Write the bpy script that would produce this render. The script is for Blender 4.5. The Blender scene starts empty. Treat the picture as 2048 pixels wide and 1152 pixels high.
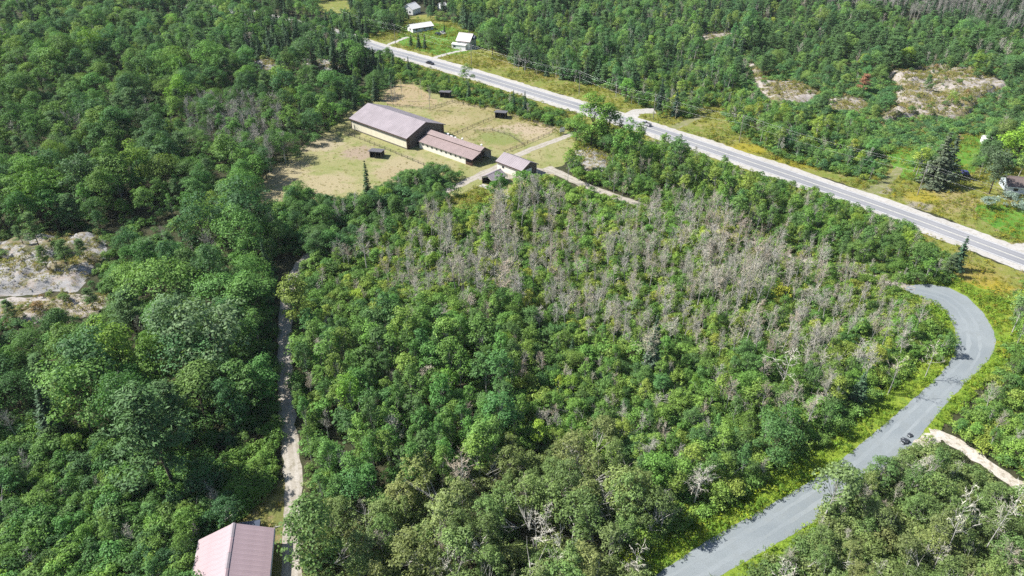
import bpy, bmesh, math, random
import numpy as np
from mathutils import Vector, Matrix

scene = bpy.context.scene
COL = scene.collection

# ------------------------------------------------------------------ camera
CAM_H = 105.0
PITCH = math.radians(33.0)
FPX = 1420.0                      # focal length in units of a 2048 px wide picture
cam_data = bpy.data.cameras.new("camera")
cam_data.sensor_width = 36.0
cam_data.lens = 36.0 * FPX / 2048.0
cam_data.clip_start = 0.5
cam_data.clip_end = 9000.0
cam = bpy.data.objects.new("camera", cam_data)
cam.location = (0, 0, CAM_H)
cam.rotation_euler = (math.pi / 2 - PITCH, 0, 0)
COL.objects.link(cam)
scene.camera = cam

# ------------------------------------------------------------------ light
SUN_ELEV = math.radians(48.0)
SUN_AZ = math.radians(-83.0)      # clockwise from +Y: the sun stands off the west side
world = bpy.data.worlds.new("World")
scene.world = world
world.use_nodes = True
wn = world.node_tree.nodes
wl = world.node_tree.links
sky = wn.new("ShaderNodeTexSky")
sky.sky_type = 'NISHITA'
sky.sun_disc = False
sky.sun_elevation = SUN_ELEV
sky.sun_rotation = SUN_AZ % (2 * math.pi)
sky.altitude = 300
wn["Background"].inputs["Strength"].default_value = 0.085
wl.new(sky.outputs[0], wn["Background"].inputs["Color"])
sun_data = bpy.data.lights.new("sun", 'SUN')
sun_data.energy = 5.0
sun_data.angle = math.radians(0.53)
sun_data.color = (1.0, 0.965, 0.91)
sun = bpy.data.objects.new("sun", sun_data)
to_sun = Vector((math.sin(SUN_AZ) * math.cos(SUN_ELEV), math.cos(SUN_AZ) * math.cos(SUN_ELEV), math.sin(SUN_ELEV)))
sun.rotation_euler = (-to_sun).to_track_quat('-Z', 'Y').to_euler()
sun.location = (-200, 0, 300)
COL.objects.link(sun)
scene.view_settings.view_transform = 'Standard'
scene.view_settings.look = 'None'
scene.view_settings.exposure = 0.9
scene.view_settings.gamma = 1.0
scene.view_settings.use_curve_mapping = False
scene.render.engine = 'CYCLES'
scene.cycles.max_bounces = 5
scene.cycles.diffuse_bounces = 3
scene.cycles.glossy_bounces = 2
scene.cycles.transmission_bounces = 2
scene.cycles.transparent_max_bounces = 4
scene.cycles.volume_bounces = 0
scene.cycles.use_denoising = False

# ------------------------------------------------------------------ survey: turning measured picture points into ground points
_s, _c = math.sin(PITCH), math.cos(PITCH)
def G(px, py, z=0.0):
    u = (px - 1024.0) / FPX; v = (py - 576.0) / FPX
    dx, dy, dz = u, _c - v * _s, -_s - v * _c
    t = (z - CAM_H) / dz
    return Vector((dx * t, dy * t, z))
def PX(x, y, z):
    d = y * _c - (z - CAM_H) * _s
    v = -(y * _s + (z - CAM_H) * _c)
    return 1024.0 + FPX * x / d, 576.0 + FPX * v / d, FPX / d
def HT(base, top_y):
    p = G(*base); z = 0.0
    while PX(p.x, p.y, z)[1] > top_y and z < 40: z += 0.1
    return z

rng = np.random.default_rng(7)
random.seed(7)

# ------------------------------------------------------------------ property helpers
def tag(o, label=None, cat=None, group=None, kind=None):
    if label: o["label"] = label
    if cat: o["category"] = cat
    if group: o["group"] = group
    if kind: o["kind"] = kind
    return o
def empty(name, loc, rz=0.0, s=1.0):
    o = bpy.data.objects.new(name, None)
    o.empty_display_size = 0.3
    o.location = loc; o.rotation_euler = (0, 0, rz); o.scale = (s, s, s)
    COL.objects.link(o)
    return o
def link(name, me, parent=None, loc=None, rz=None):
    o = bpy.data.objects.new(name, me)
    COL.objects.link(o)
    if parent is not None: o.parent = parent
    if loc is not None: o.location = loc
    if rz is not None: o.rotation_euler = (0, 0, rz)
    return o

def mesh_np(name, V, faces, mats=(), midx=None, smooth=False):
    """V (n,3); faces: list of (k,m) int arrays of one corner count each."""
    me = bpy.data.meshes.new(name)
    V = np.asarray(V, dtype=np.float32)
    faces = [np.asarray(f, dtype=np.int32) for f in faces if len(f)]
    me.vertices.add(len(V)); me.vertices.foreach_set("co", V.ravel())
    nl = sum(f.size for f in faces); npoly = sum(len(f) for f in faces)
    me.loops.add(nl); me.polygons.add(npoly)
    me.loops.foreach_set("vertex_index", np.concatenate([f.ravel() for f in faces]))
    tot = np.concatenate([np.full(len(f), f.shape[1], dtype=np.int32) for f in faces])
    start = np.concatenate([[0], np.cumsum(tot)[:-1]]).astype(np.int32)
    me.polygons.foreach_set("loop_start", start)
    me.polygons.foreach_set("loop_total", tot)
    if midx is not None: me.polygons.foreach_set("material_index", np.asarray(midx, dtype=np.int32))
    if smooth: me.polygons.foreach_set("use_smooth", np.ones(npoly, dtype=bool))
    for m in mats: me.materials.append(m)
    me.update(calc_edges=True); me.validate()
    return me

# ------------------------------------------------------------------ material helpers
def newmat(name):
    m = bpy.data.materials.new(name); m.use_nodes = True
    nt = m.node_tree
    b = nt.nodes["Principled BSDF"]
    b.inputs["Roughness"].default_value = 0.85
    b.inputs["Specular IOR Level"].default_value = 0.25
    return m, nt, b
def rgb(nt, c):
    n = nt.nodes.new("ShaderNodeRGB"); n.outputs[0].default_value = (*c, 1); return n.outputs[0]
def noise(nt, vec, scale, detail=3.0, rough=0.55):
    n = nt.nodes.new("ShaderNodeTexNoise")
    n.inputs["Scale"].default_value = scale; n.inputs["Detail"].default_value = detail; n.inputs["Roughness"].default_value = rough
    if vec is not None: nt.links.new(vec, n.inputs["Vector"])
    return n.outputs["Fac"]
def ramp(nt, fac, lo, hi, a=0.0, b=1.0):
    n = nt.nodes.new("ShaderNodeMapRange")
    n.inputs["From Min"].default_value = lo; n.inputs["From Max"].default_value = hi
    n.inputs["To Min"].default_value = a; n.inputs["To Max"].default_value = b
    n.clamp = True
    nt.links.new(fac, n.inputs["Value"]); return n.outputs[0]
def mix(nt, fac, a, b, blend='MIX'):
    n = nt.nodes.new("ShaderNodeMix"); n.data_type = 'RGBA'; n.blend_type = blend
    if isinstance(fac, (int, float)): n.inputs[0].default_value = fac
    else: nt.links.new(fac, n.inputs[0])
    for i, x in ((6, a), (7, b)):
        if isinstance(x, tuple): n.inputs[i].default_value = (*x, 1)
        else: nt.links.new(x, n.inputs[i])
    return n.outputs[2]
def math2(nt, op, a, b):
    n = nt.nodes.new("ShaderNodeMath"); n.operation = op
    for i, x in ((0, a), (1, b)):
        if isinstance(x, (int, float)): n.inputs[i].default_value = x
        else: nt.links.new(x, n.inputs[i])
    return n.outputs[0]
def position(nt):
    return nt.nodes.new("ShaderNodeNewGeometry").outputs["Position"]
def objcoord(nt):
    return nt.nodes.new("ShaderNodeTexCoord").outputs["Object"]
def bump(nt, b, height, strength, dist):
    n = nt.nodes.new("ShaderNodeBump"); n.inputs["Strength"].default_value = strength; n.inputs["Distance"].default_value = dist
    nt.links.new(height, n.inputs["Height"]); nt.links.new(n.outputs[0], b.inputs["Normal"])

KA = 0.605
def kk(c): return tuple(x * KA for x in c)
def ground_mat(name, a, b_, c_=None, s1=0.06, s2=0.7, s3=4.0, spots=(), rough=0.95, bumpd=0.1, fine=0.28):
    """a/b_ mixed by broad noise, c_ by mid noise, and patches of bare or other cover (x, y, rx, ry, colour)."""
    m, nt, b = newmat(name)
    a, b_ = kk(a), kk(b_); c_ = kk(c_) if c_ else None; spots = [(*s[:4], kk(s[4])) for s in spots]
    p = position(nt)
    col = mix(nt, ramp(nt, noise(nt, p, s1, 4), 0.36, 0.64), a, b_)
    if c_: col = mix(nt, ramp(nt, noise(nt, p, s2, 5), 0.5, 0.66), col, c_)
    wob = noise(nt, p, 0.22, 5, 0.65)
    for (x, y, rx, ry, cc) in spots:
        vm = nt.nodes.new("ShaderNodeVectorMath"); vm.operation = 'SUBTRACT'; vm.inputs[1].default_value = (x, y, 0); nt.links.new(p, vm.inputs[0])
        v2 = nt.nodes.new("ShaderNodeVectorMath"); v2.operation = 'MULTIPLY'; v2.inputs[1].default_value = (1 / rx, 1 / ry, 0); nt.links.new(vm.outputs[0], v2.inputs[0])
        v3 = nt.nodes.new("ShaderNodeVectorMath"); v3.operation = 'LENGTH'; nt.links.new(v2.outputs[0], v3.inputs[0])
        d = math2(nt, 'ADD', v3.outputs["Value"], math2(nt, 'MULTIPLY', math2(nt, 'SUBTRACT', wob, 0.5), 2.2))
        col = mix(nt, ramp(nt, d, 0.7, 1.15, 0.85, 0.0), col, cc)
    f = noise(nt, p, s3, 4, 0.7)
    col = mix(nt, 1.0, col, mix(nt, ramp(nt, f, 0.3, 0.7), (1 - fine * 1.1,) * 3, (1 + fine * 0.9,) * 3), 'MULTIPLY')
    nt.links.new(col, b.inputs["Base Color"]); b.inputs["Roughness"].default_value = rough
    bump(nt, b, f, 0.6, bumpd)
    return m

def plain_mat(name, col, rough=0.7, var=0.15, scale=1.5, spec=0.25, metal=0.0, streak=None):
    m, nt, b = newmat(name)
    p = objcoord(nt)
    f = noise(nt, p, scale, 4, 0.6); col = kk(col)
    lo = tuple(x * (1 - var) for x in col); hi = tuple(min(1, x * (1 + var)) for x in col)
    c = mix(nt, ramp(nt, f, 0.3, 0.7), lo, hi)
    if streak:
        mp = nt.nodes.new("ShaderNodeMapping"); mp.inputs["Scale"].default_value = streak; nt.links.new(p, mp.inputs[0])
        c = mix(nt, ramp(nt, noise(nt, mp.outputs[0], 1.0, 3), 0.45, 0.8, 0, 0.5), c, tuple(x * 0.72 for x in col))
    nt.links.new(c, b.inputs["Base Color"])
    b.inputs["Roughness"].default_value = rough; b.inputs["Specular IOR Level"].default_value = spec; b.inputs["Metallic"].default_value = metal
    return m

def leaf_mat(name, trans=0.32, gloss=0.05, jitter=0.35, gain=(1.0, 1.0, 1.0)):
    """Leaf cover: the plant's own tint, leaf-to-leaf variation, light through the leaf."""
    m = bpy.data.materials.new(name); m.use_nodes = True
    nt = m.node_tree; nt.nodes.clear()
    out = nt.nodes.new("ShaderNodeOutputMaterial")
    at = nt.nodes.new("ShaderNodeAttribute"); at.attribute_type = 'INSTANCER'; at.attribute_name = "tint"
    la = nt.nodes.new("ShaderNodeAttribute"); la.attribute_type = 'GEOMETRY'; la.attribute_name = "leaf"
    k = mix(nt, la.outputs["Fac"], (1 - jitter, 1 - jitter, 1 - jitter), (1 + jitter * 1.1, 1 + jitter, 1 + jitter * 0.6))
    c = mix(nt, 1.0, mix(nt, 1.0, at.outputs["Color"], gain, 'MULTIPLY'), k, 'MULTIPLY')
    d = nt.nodes.new("ShaderNodeBsdfDiffuse"); nt.links.new(c, d.inputs[0])
    t = nt.nodes.new("ShaderNodeBsdfTranslucent")
    nt.links.new(mix(nt, 1.0, c, (1.3, 1.35, 0.6), 'MULTIPLY'), t.inputs[0])
    g = nt.nodes.new("ShaderNodeBsdfGlossy"); g.inputs["Roughness"].default_value = 0.6; g.inputs[0].default_value = (0.5, 0.52, 0.5, 1)
    m1 = nt.nodes.new("ShaderNodeMixShader"); m1.inputs[0].default_value = trans
    nt.links.new(d.outputs[0], m1.inputs[1]); nt.links.new(t.outputs[0], m1.inputs[2])
    m2 = nt.nodes.new("ShaderNodeMixShader"); m2.inputs[0].default_value = gloss
    nt.links.new(m1.outputs[0], m2.inputs[1]); nt.links.new(g.outputs[0], m2.inputs[2])
    nt.links.new(m2.outputs[0], out.inputs[0])
    return m

M = {}
M['leaf'] = leaf_mat("leaf_cover", 0.28, 0.03, 0.40, (1.9, 2.08, 1.95))
M['needle'] = leaf_mat("needle_cover", 0.15, 0.035, 0.3, (2.1, 2.15, 2.1))
M['twig'] = leaf_mat("dead_twigs", 0.0, 0.02, 0.3, (1.2, 1.19, 1.15))
M['grass'] = leaf_mat("grass_blades", 0.3, 0.03, 0.3, (0.88, 0.88, 0.82))
M['bark'] = plain_mat("brown_bark", (0.11, 0.085, 0.065), 0.95, 0.3, 3)
M['pale_bark'] = plain_mat("pale_bark", (0.62, 0.60, 0.54), 0.9, 0.3, 2)

# ------------------------------------------------------------------ the ground and its roads
LANE_PX = [(1092, 335), (1130, 352), (1180, 375), (1250, 400), (1330, 428), (1420, 458), (1500, 486), (1580, 515), (1660, 538), (1730, 552), (1830, 578)]
FARM_LANE_PX = [(1165, 262), (1140, 270), (1100, 285), (1050, 303), (1015, 322), (985, 340), (950, 355), (905, 377), (870, 393), (820, 412), (740, 440), (660, 480), (605, 520), (578, 570), (570, 640), (570, 720), (572, 800), (576, 860), (585, 930), (588, 1000), (586, 1070), (582, 1180)]
HW_UP = [(740, 85), (800, 100), (890, 122), (977, 147), (1065, 172), (1152, 197), (1222, 218), (1302, 243), (1364, 260), (1437, 285), (1536, 320), (1686, 370), (1851, 423), (1961, 463), (2048, 498), (2200, 552)]
HW_LO = [(730, 95), (785, 112), (850, 132), (922, 152), (1015, 182), (1090, 207), (1152, 228), (1212, 243), (1272, 262), (1327, 285), (1420, 314), (1536, 352), (1671, 400), (1751, 430), (1836, 463), (1936, 503), (2048, 545), (2200, 602)]
PATH_OUT = [(1806, 572), (1830, 568), (1860, 567), (1900, 573), (1935, 590), (1965, 622), (1988, 660), (1996, 688), (1980, 720), (1940, 758), (1905, 795), (1870, 835), (1835, 880), (1790, 930), (1730, 975), (1650, 1030), (1560, 1085), (1480, 1130), (1420, 1160), (1350, 1200)]
PATH_IN = [(1250, 1190), (1310, 1150), (1345, 1128), (1400, 1090), (1500, 1032), (1600, 975), (1660, 938), (1712, 897), (1745, 868), (1790, 830), (1835, 790), (1880, 750), (1908, 712), (1918, 680), (1910, 650), (1890, 622), (1862, 602), (1830, 590), (1806, 582)]

def resample(pts, step):
    out = []
    for i in range(len(pts) - 1):
        a, b = pts[i], pts[i + 1]
        n = max(1, int((b - a).length / step))
        for k in range(n): out.append(a.lerp(b, k / n))
    out.append(pts[-1]); return out
def smooth_line(pts, it=2):
    for _ in range(it):
        q = [pts[0]]
        for i in range(len(pts) - 1):
            q += [pts[i].lerp(pts[i + 1], 0.25), pts[i].lerp(pts[i + 1], 0.75)]
        q.append(pts[-1]); pts = q
    return pts
def wob(x, y, s, seed=0.0):
    return (math.sin(x * s + 1.7 * seed) * math.cos(y * s * 1.13 + seed) + 0.5 * math.sin(x * s * 2.7 + y * s * 2.1 + seed * 3) + 0.3 * math.sin(x * s * 5.9 - y * s * 4.7 + seed))
def normals2d(pts):
    res = []
    for i in range(len(pts)):
        a = pts[max(0, i - 1)]; b = pts[min(len(pts) - 1, i + 1)]
        d = (b - a); d.z = 0; d.normalize(); res.append(Vector((-d.y, d.x, 0)))
    return res
def ribbon(name, pts, lo, hi, z, mat, jit=0.0, seed=0.0, parent=None):
    """A strip along pts from offset lo to offset hi (metres to the side)."""
    ns = normals2d(pts); V = []
    for i, p in enumerate(pts):
        j1 = jit * wob(p.x, p.y, 0.9, seed); j2 = jit * wob(p.x, p.y, 0.9, seed + 4)
        a = p + ns[i] * (lo + j1); b = p + ns[i] * (hi + j2)
        V += [(a.x, a.y, z), (b.x, b.y, z)]
    Fq = [(2 * i, 2 * i + 2, 2 * i + 3, 2 * i + 1) for i in range(len(pts) - 1)]
    me = mesh_np(name, V, [Fq], [mat])
    if len(me.polygons) and me.polygons[0].normal.z < 0: me.flip_normals()
    return link(name, me, parent)
def sheet(name, poly, z, mat, jit=0.5, step=1.5, seed=0.0, smoothing=1):
    """A flat patch of ground with an uneven outline, poly a closed list of ground points."""
    pts = [Vector((p.x, p.y, 0)) for p in poly]
    pts = resample(pts + [pts[0]], 4.0)[:-1]
    for _ in range(smoothing):
        n = len(pts); pts = [(pts[i - 1] + pts[i] * 2 + pts[(i + 1) % n]) / 4 for i in range(n)]
    pts = resample(pts + [pts[0]], step)[:-1]
    n = len(pts); out = []
    for i in range(n):
        d = pts[(i + 1) % n] - pts[i - 1]; d.normalize(); nn = Vector((-d.y, d.x, 0))
        out.append(pts[i] + nn * jit * wob(pts[i].x, pts[i].y, 0.8, seed))
    bm = bmesh.new()
    vs = [bm.verts.new((p.x, p.y, z)) for p in out]
    f = bm.faces.new(vs); bmesh.ops.triangulate(bm, faces=[f])
    for f in bm.faces:
        if f.normal.z < 0: f.normal_flip()
    me = bpy.data.meshes.new(name); bm.to_mesh(me); bm.free(); me.materials.append(mat)
    return link(name, me)
def gp(lst): return [G(*p) for p in lst]

TAN = (0.50, 0.42, 0.25); DRY = (0.40, 0.34, 0.16); GRN = (0.17, 0.22, 0.06); PINK = (0.45, 0.34, 0.26); OLV = (0.27, 0.27, 0.08); GOLD = (0.36, 0.29, 0.03)
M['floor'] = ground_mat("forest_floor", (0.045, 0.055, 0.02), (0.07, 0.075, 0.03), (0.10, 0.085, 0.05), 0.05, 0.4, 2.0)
def g2(px, py): v = G(px, py); return v.x, v.y
def spot(px, py, rx, ry, c): x, y = g2(px, py); return (x, y, rx, ry, c)
M['verge'] = ground_mat("verge_grass", (0.22, 0.28, 0.05), (0.31, 0.31, 0.065), (0.38, 0.33, 0.13), 0.07, 0.35, 2.5, bumpd=0.25, spots=[spot(1890, 400, 13, 10, (0.42, 0.35, 0.15)), spot(1850, 395, 6, 6, (0.42, 0.36, 0.03)), spot(1500, 298, 9, 6, (0.40, 0.35, 0.03)), spot(1600, 322, 10, 6, (0.38, 0.34, 0.03)), spot(1970, 565, 6, 6, (0.45, 0.36, 0.03)), spot(1940, 545, 8, 6, (0.38, 0.31, 0.08)), spot(1110, 150, 16, 8, (0.33, 0.27, 0.08)), spot(1000, 125, 12, 8, (0.30, 0.26, 0.07)), spot(1040, 222, 10, 6, (0.40, 0.34, 0.05)), spot(925, 212, 8, 5, (0.42, 0.36, 0.03)), spot(1760, 380, 5, 4, (0.42, 0.38, 0.30)), spot(1840, 412, 5, 3, (0.42, 0.38, 0.30)), spot(2000, 620, 5, 6, (0.34, 0.34, 0.04))])
M['gravel'] = ground_mat("pale_gravel", (0.60, 0.575, 0.53), (0.68, 0.65, 0.61), (0.50, 0.47, 0.41), 0.1, 0.8, 6.0, bumpd=0.04)
M['asphalt'] = ground_mat("worn_asphalt", (0.36, 0.365, 0.385), (0.43, 0.43, 0.445), None, 0.05, 0.5, 8.0, rough=0.8, bumpd=0.01, fine=0.12)
M['chip'] = ground_mat("grey_stone_dust", (0.29, 0.33, 0.35), (0.36, 0.40, 0.415), (0.32, 0.355, 0.365), 0.08, 0.25, 7.0, bumpd=0.03, fine=0.2)
M['paint_white'] = plain_mat("white_road_paint", (0.85, 0.85, 0.83), 0.6, 0.2, 1.0)
M['paint_yellow'] = plain_mat("worn_centre_paint", (0.78, 0.76, 0.66), 0.6, 0.2, 1.0)
M['lane'] = ground_mat("lane_gravel", (0.47, 0.42, 0.35), (0.57, 0.52, 0.44), (0.38, 0.34, 0.26), 0.15, 0.8, 5.0, bumpd=0.04)
M['sand'] = ground_mat("bare_sand", (0.66, 0.59, 0.50), (0.80, 0.74, 0.65), (0.46, 0.40, 0.30), 0.2, 0.9, 4.0, bumpd=0.1)
M['lawn'] = ground_mat("mown_lawn", (0.11, 0.29, 0.025), (0.16, 0.34, 0.04), (0.23, 0.33, 0.06), 0.08, 0.4, 3.0)

R0 = 7000.0
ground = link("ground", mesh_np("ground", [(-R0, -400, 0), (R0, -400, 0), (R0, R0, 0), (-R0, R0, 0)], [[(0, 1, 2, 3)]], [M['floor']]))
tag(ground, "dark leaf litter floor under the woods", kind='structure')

def g2(px, py): v = G(px, py); return v.x, v.y
def spot(px, py, rx, ry, c): x, y = g2(px, py); return (x, y, rx, ry, c)
M['paddock'] = ground_mat("paddock_grass", (0.34, 0.35, 0.13), (0.43, 0.39, 0.19), (0.27, 0.31, 0.09), 0.05, 0.25, 2.0, spots=[
    spot(560, 395, 14, 9, TAN), spot(570, 350, 9, 12, TAN), spot(630, 290, 10, 8, (0.5, 0.42, 0.28)), spot(725, 305, 9, 7, PINK), spot(800, 335, 10, 12, TAN), spot(790, 350, 7, 7, (0.46, 0.38, 0.22)),
    spot(650, 370, 10, 10, TAN)])
M['paddock2'] = ground_mat("dry_paddock", (0.36, 0.32, 0.13), (0.43, 0.37, 0.19), (0.28, 0.29, 0.09), 0.05, 0.25, 2.0, spots=[
    spot(1040, 262, 16, 9, (0.55, 0.44, 0.31)), spot(955, 205, 16, 8, (0.50, 0.42, 0.24)), spot(1000, 275, 10, 9, (0.25, 0.30, 0.08)), spot(900, 240, 9, 6, (0.48, 0.40, 0.22)), spot(1080, 275, 8, 5, TAN)])
M['paddock3'] = ground_mat("bare_dry_ground", (0.46, 0.37, 0.21), (0.50, 0.38, 0.22), (0.36, 0.33, 0.14), 0.06, 0.25, 2.0)

M['lush'] = ground_mat('lush_verge', (0.22, 0.36, 0.035), (0.36, 0.43, 0.05), (0.16, 0.28, 0.035), 0.09, 0.4, 2.5, bumpd=0.3)
meadows = []          # (sheet polygon in ground coords, tuft density, tint list)
def meadow(name, px, z, mat, dens=0.35, tints=None, jit=0.9, label=None):
    poly = gp(px); o = sheet(name, poly, z, mat, jit, seed=len(meadows) * 1.3)
    tag(o, label, kind='structure'); meadows.append((poly, dens, tints)); return o
T_YEL = [(0.33, 0.30, 0.03), (0.24, 0.27, 0.04), (0.18, 0.25, 0.04), (0.30, 0.26, 0.07)]
T_GRN = [(0.08, 0.19, 0.02), (0.10, 0.21, 0.03), (0.07, 0.16, 0.02)]
T_DRY = [(0.38, 0.32, 0.14), (0.30, 0.29, 0.10), (0.25, 0.26, 0.07), (0.42, 0.34, 0.18)]
meadow("roadside_verge", [(700, 40), (735, 66), (790, 58), (812, 35), (850, 28), (910, 42), (960, 62), (970, 95), (1030, 118), (1080, 145), (1150, 155), (1200, 172), (1260, 198), (1330, 215), (1420, 190), (1450, 190), (1460, 230), (1500, 270), (1580, 300), (1660, 320), (1760, 330), (1780, 280), (1880, 250), (1990, 250), (2070, 300), (2300, 400), (2300, 600), (2048, 498), (1851, 423), (1536, 320), (1152, 197), (890, 122), (740, 85), (700, 58)], 0.008, M['verge'], 0.45, T_YEL, label="yellow green roadside verge beyond the highway")
meadow("roadside_verge", [(720, 84), (850, 128), (1015, 178), (1152, 226), (1272, 260), (1420, 312), (1671, 398), (1836, 461), (2048, 543), (2260, 620), (2300, 760), (2040, 720), (1985, 720), (1995, 690), (1980, 640), (1940, 592), (1880, 570), (1820, 568), (1740, 520), (1600, 480), (1430, 420), (1300, 350), (1200, 330), (1100, 262), (1000, 230), (900, 200), (830, 165), (740, 120)], 0.008, M['verge'], 0.4, T_YEL, label="weedy yellow verge between highway and farm")
meadow("path_verge", [(1930, 560), (1820, 560), (1780, 585), (1840, 610), (1880, 650), (1880, 690), (1830, 735), (1745, 785), (1650, 845), (1540, 905), (1440, 965), (1330, 1030), (1180, 1150), (1440, 1180), (1520, 1152), (1640, 1080), (1740, 1010), (1850, 900), (1900, 840), (2000, 740), (2050, 680), (2020, 600)], 0.012, M['lush'], 1.3, [(0.22, 0.36, 0.04), (0.27, 0.39, 0.04), (0.17, 0.31, 0.035), (0.32, 0.40, 0.04)], label="lush green weeds beside the grey path")
FARM_PX = [(518, 425), (520, 360), (595, 298), (668, 255), (690, 228), (738, 190), (765, 175), (790, 155), (840, 158), (880, 172), (940, 195), (1000, 212), (1070, 238), (1120, 250), (1160, 258), (1165, 285), (1140, 320), (1110, 335), (1110, 365), (1020, 380), (985, 400), (950, 430), (880, 425), (840, 400), (700, 410), (600, 430)]
meadow("farm_paddock", FARM_PX, 0.016, M['paddock'], 0.12, T_DRY, label="grazed grass ground around the farm buildings")
meadow("dry_paddock", [(885, 262), (850, 215), (900, 195), (1000, 216), (1075, 243), (1118, 258), (1060, 286), (1010, 305), (960, 290), (905, 272)], 0.022, M['paddock2'], 0.12, T_DRY, label="sun bleached paddocks between the long barn and highway")
meadow("bare_yard", [(762, 205), (768, 190), (790, 168), (828, 168), (850, 185), (880, 205), (850, 215), (800, 212)], 0.022, M['paddock3'], 0.05, T_DRY, label="bare tan ground behind the long barn")
meadow("rough_field", [(880, 400), (960, 372), (990, 372), (985, 400), (950, 430), (900, 425)], 0.022, M['verge'], 0.5, T_YEL, label="rough yellow grass below the open shed")
meadow("lawn", [(795, 72), (805, 50), (870, 45), (915, 58), (960, 68), (965, 92), (930, 108), (880, 112), (835, 100), (800, 90)], 0.02, M['lawn'], 0.15, T_GRN, 0.4, label="green lawn around the white houses beyond the highway")
meadow("lawn", [(1768, 305), (1800, 290), (1830, 300), (1850, 330), (1900, 270), (1960, 262), (1975, 300), (1950, 345), (1860, 365), (1800, 360)], 0.02, M['lawn'], 0.15, T_GRN, 0.4, label="green lawn around the dense dark conifer")
meadow("lawn", [(1945, 405), (2048, 415), (2250, 470), (2250, 560), (2048, 485), (1960, 440)], 0.02, M['lawn'], 0.25, [(0.16, 0.29, 0.04), (0.22, 0.30, 0.05)], 0.4, label="bright green lawn below the silvery shrubs")
meadow("garage_yard", [(380, 1200), (385, 1060), (470, 1030), (520, 985), (570, 950), (600, 960), (612, 1060), (600, 1200)], 0.016, ground_mat("yard_grass", (0.26, 0.24, 0.08), (0.20, 0.22, 0.06), (0.32, 0.26, 0.12), 0.1, 0.5, 3.0), 0.35, T_DRY, label="patchy grass yard beside the near garage")

meadow("barren_meadow", [(1480, 105), (1560, 110), (1700, 170), (1780, 130), (2048, 135), (2080, 210), (1970, 262), (1900, 292), (1800, 305), (1650, 235), (1530, 220)], 0.006, ground_mat("heath_grass", (0.24, 0.24, 0.09), (0.33, 0.28, 0.14), (0.15, 0.18, 0.05), 0.06, 0.3, 2.0), 0.25, T_DRY, label="tan and green heath around the rocky barrens")
meadow("far_meadow", [(610, -5), (690, -5), (720, 18), (700, 28), (640, 26)], 0.006, M['verge'], 0.1, T_YEL, label="pale yellow clearing at the top beyond the spruces")
up = [G(*p) for p in HW_UP]; lo = [G(*p) for p in HW_LO]
def at_len(line, n):
    L = [0]
    for i in range(1, len(line)): L.append(L[-1] + (line[i] - line[i - 1]).length)
    out = []
    for k in range(n):
        t = L[-1] * k / (n - 1); i = 0
        while i < len(L) - 2 and L[i + 1] < t: i += 1
        out.append(line[i].lerp(line[i + 1], (t - L[i]) / max(1e-6, L[i + 1] - L[i])))
    return out
UPS, LOS = at_len(up, 40), at_len(lo, 40)
HWC = [(a + b) / 2 for a, b in zip(UPS, LOS)]
for _ in range(6): HWC = [HWC[0]] + [(HWC[i - 1] + HWC[i] * 2 + HWC[i + 1]) / 4 for i in range(1, 39)] + [HWC[-1]]
pre = gp([(380, 12), (480, 22), (560, 40), (640, 59), (690, 72)]); e1 = HWC[-1] + (HWC[-1] - HWC[-3]).normalized() * 160
HWC = resample(smooth_line(pre + HWC[1:] + [e1], 1), 2.0)
hw_half = sum((a - b).length for a, b in zip(UPS[5:35], LOS[5:35])) / 60
hw_half = min(max(hw_half * 1.04, 5.8), 7.2)
shoulder = ribbon("road_shoulder", HWC, -hw_half, hw_half, 0.035, M['gravel'], 0.55)
tag(shoulder, "pale gravel shoulders of the highway", kind='structure')
highway = ribbon("highway", HWC, -3.9, 3.9, 0.05, M['asphalt'], 0.06, 2.0)
tag(highway, "grey two lane highway crossing above the farm", kind='structure')
for off, w, mt in ((-3.5, 0.13, 'paint_white'), (3.5, 0.13, 'paint_white'), (-0.14, 0.10, 'paint_yellow'), (0.14, 0.10, 'paint_yellow')):
    ribbon("road_line", HWC, off - w, off + w if abs(off) > 1 else off + w, 0.062, M[mt], 0.0, 0.0, highway)
M['tyremark'] = ground_mat("tyre_darkened_asphalt", (0.32, 0.325, 0.345), (0.39, 0.39, 0.405), None, 0.05, 0.5, 8.0, rough=0.8, bumpd=0.01, fine=0.12)
for off in (-2.55, -1.05, 1.05, 2.55): ribbon("wheel_track", HWC, off - 0.3, off + 0.3, 0.056, M['tyremark'], 0.1, off, highway)
path = sheet("grey_path", gp(PATH_OUT) + gp(PATH_IN), 0.03, M['chip'], 0.12, 0.8, 3.0, 1)
tag(path, "smooth grey stone dust path curving through the wood", kind='structure')
_a, _b = at_len(gp(PATH_OUT), 70), at_len(gp(PATH_IN)[::-1], 70)
PATHC = resample([(u + v) / 2 for u, v in zip(_a, _b)][2:-2], 1.2)
M['pathtrack'] = ground_mat("rolled_stone_dust", (0.31, 0.35, 0.37), (0.38, 0.42, 0.435), (0.34, 0.375, 0.385), 0.05, 0.3, 7.0, bumpd=0.02, fine=0.15)
for off in (-1.25, 1.15): ribbon("wheel_track", PATHC, off - 0.4, off + 0.4, 0.035, M['pathtrack'], 0.22, off, path)
LANE = resample(smooth_line(gp(LANE_PX)), 1.5); FLANE = resample(smooth_line(gp(FARM_LANE_PX)), 1.5)
tag(ribbon("gravel_lane", LANE, -2.0, 2.0, 0.026, M['lane'], 0.35, 1.0), "pale gravel lane from the workshop to the grey path", kind='structure')
tag(ribbon("farm_lane", FLANE, -1.7, 1.7, 0.028, M['lane'], 0.3, 5.0), "farm driveway running from highway past the workshop to the near garage", kind='structure')
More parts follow.
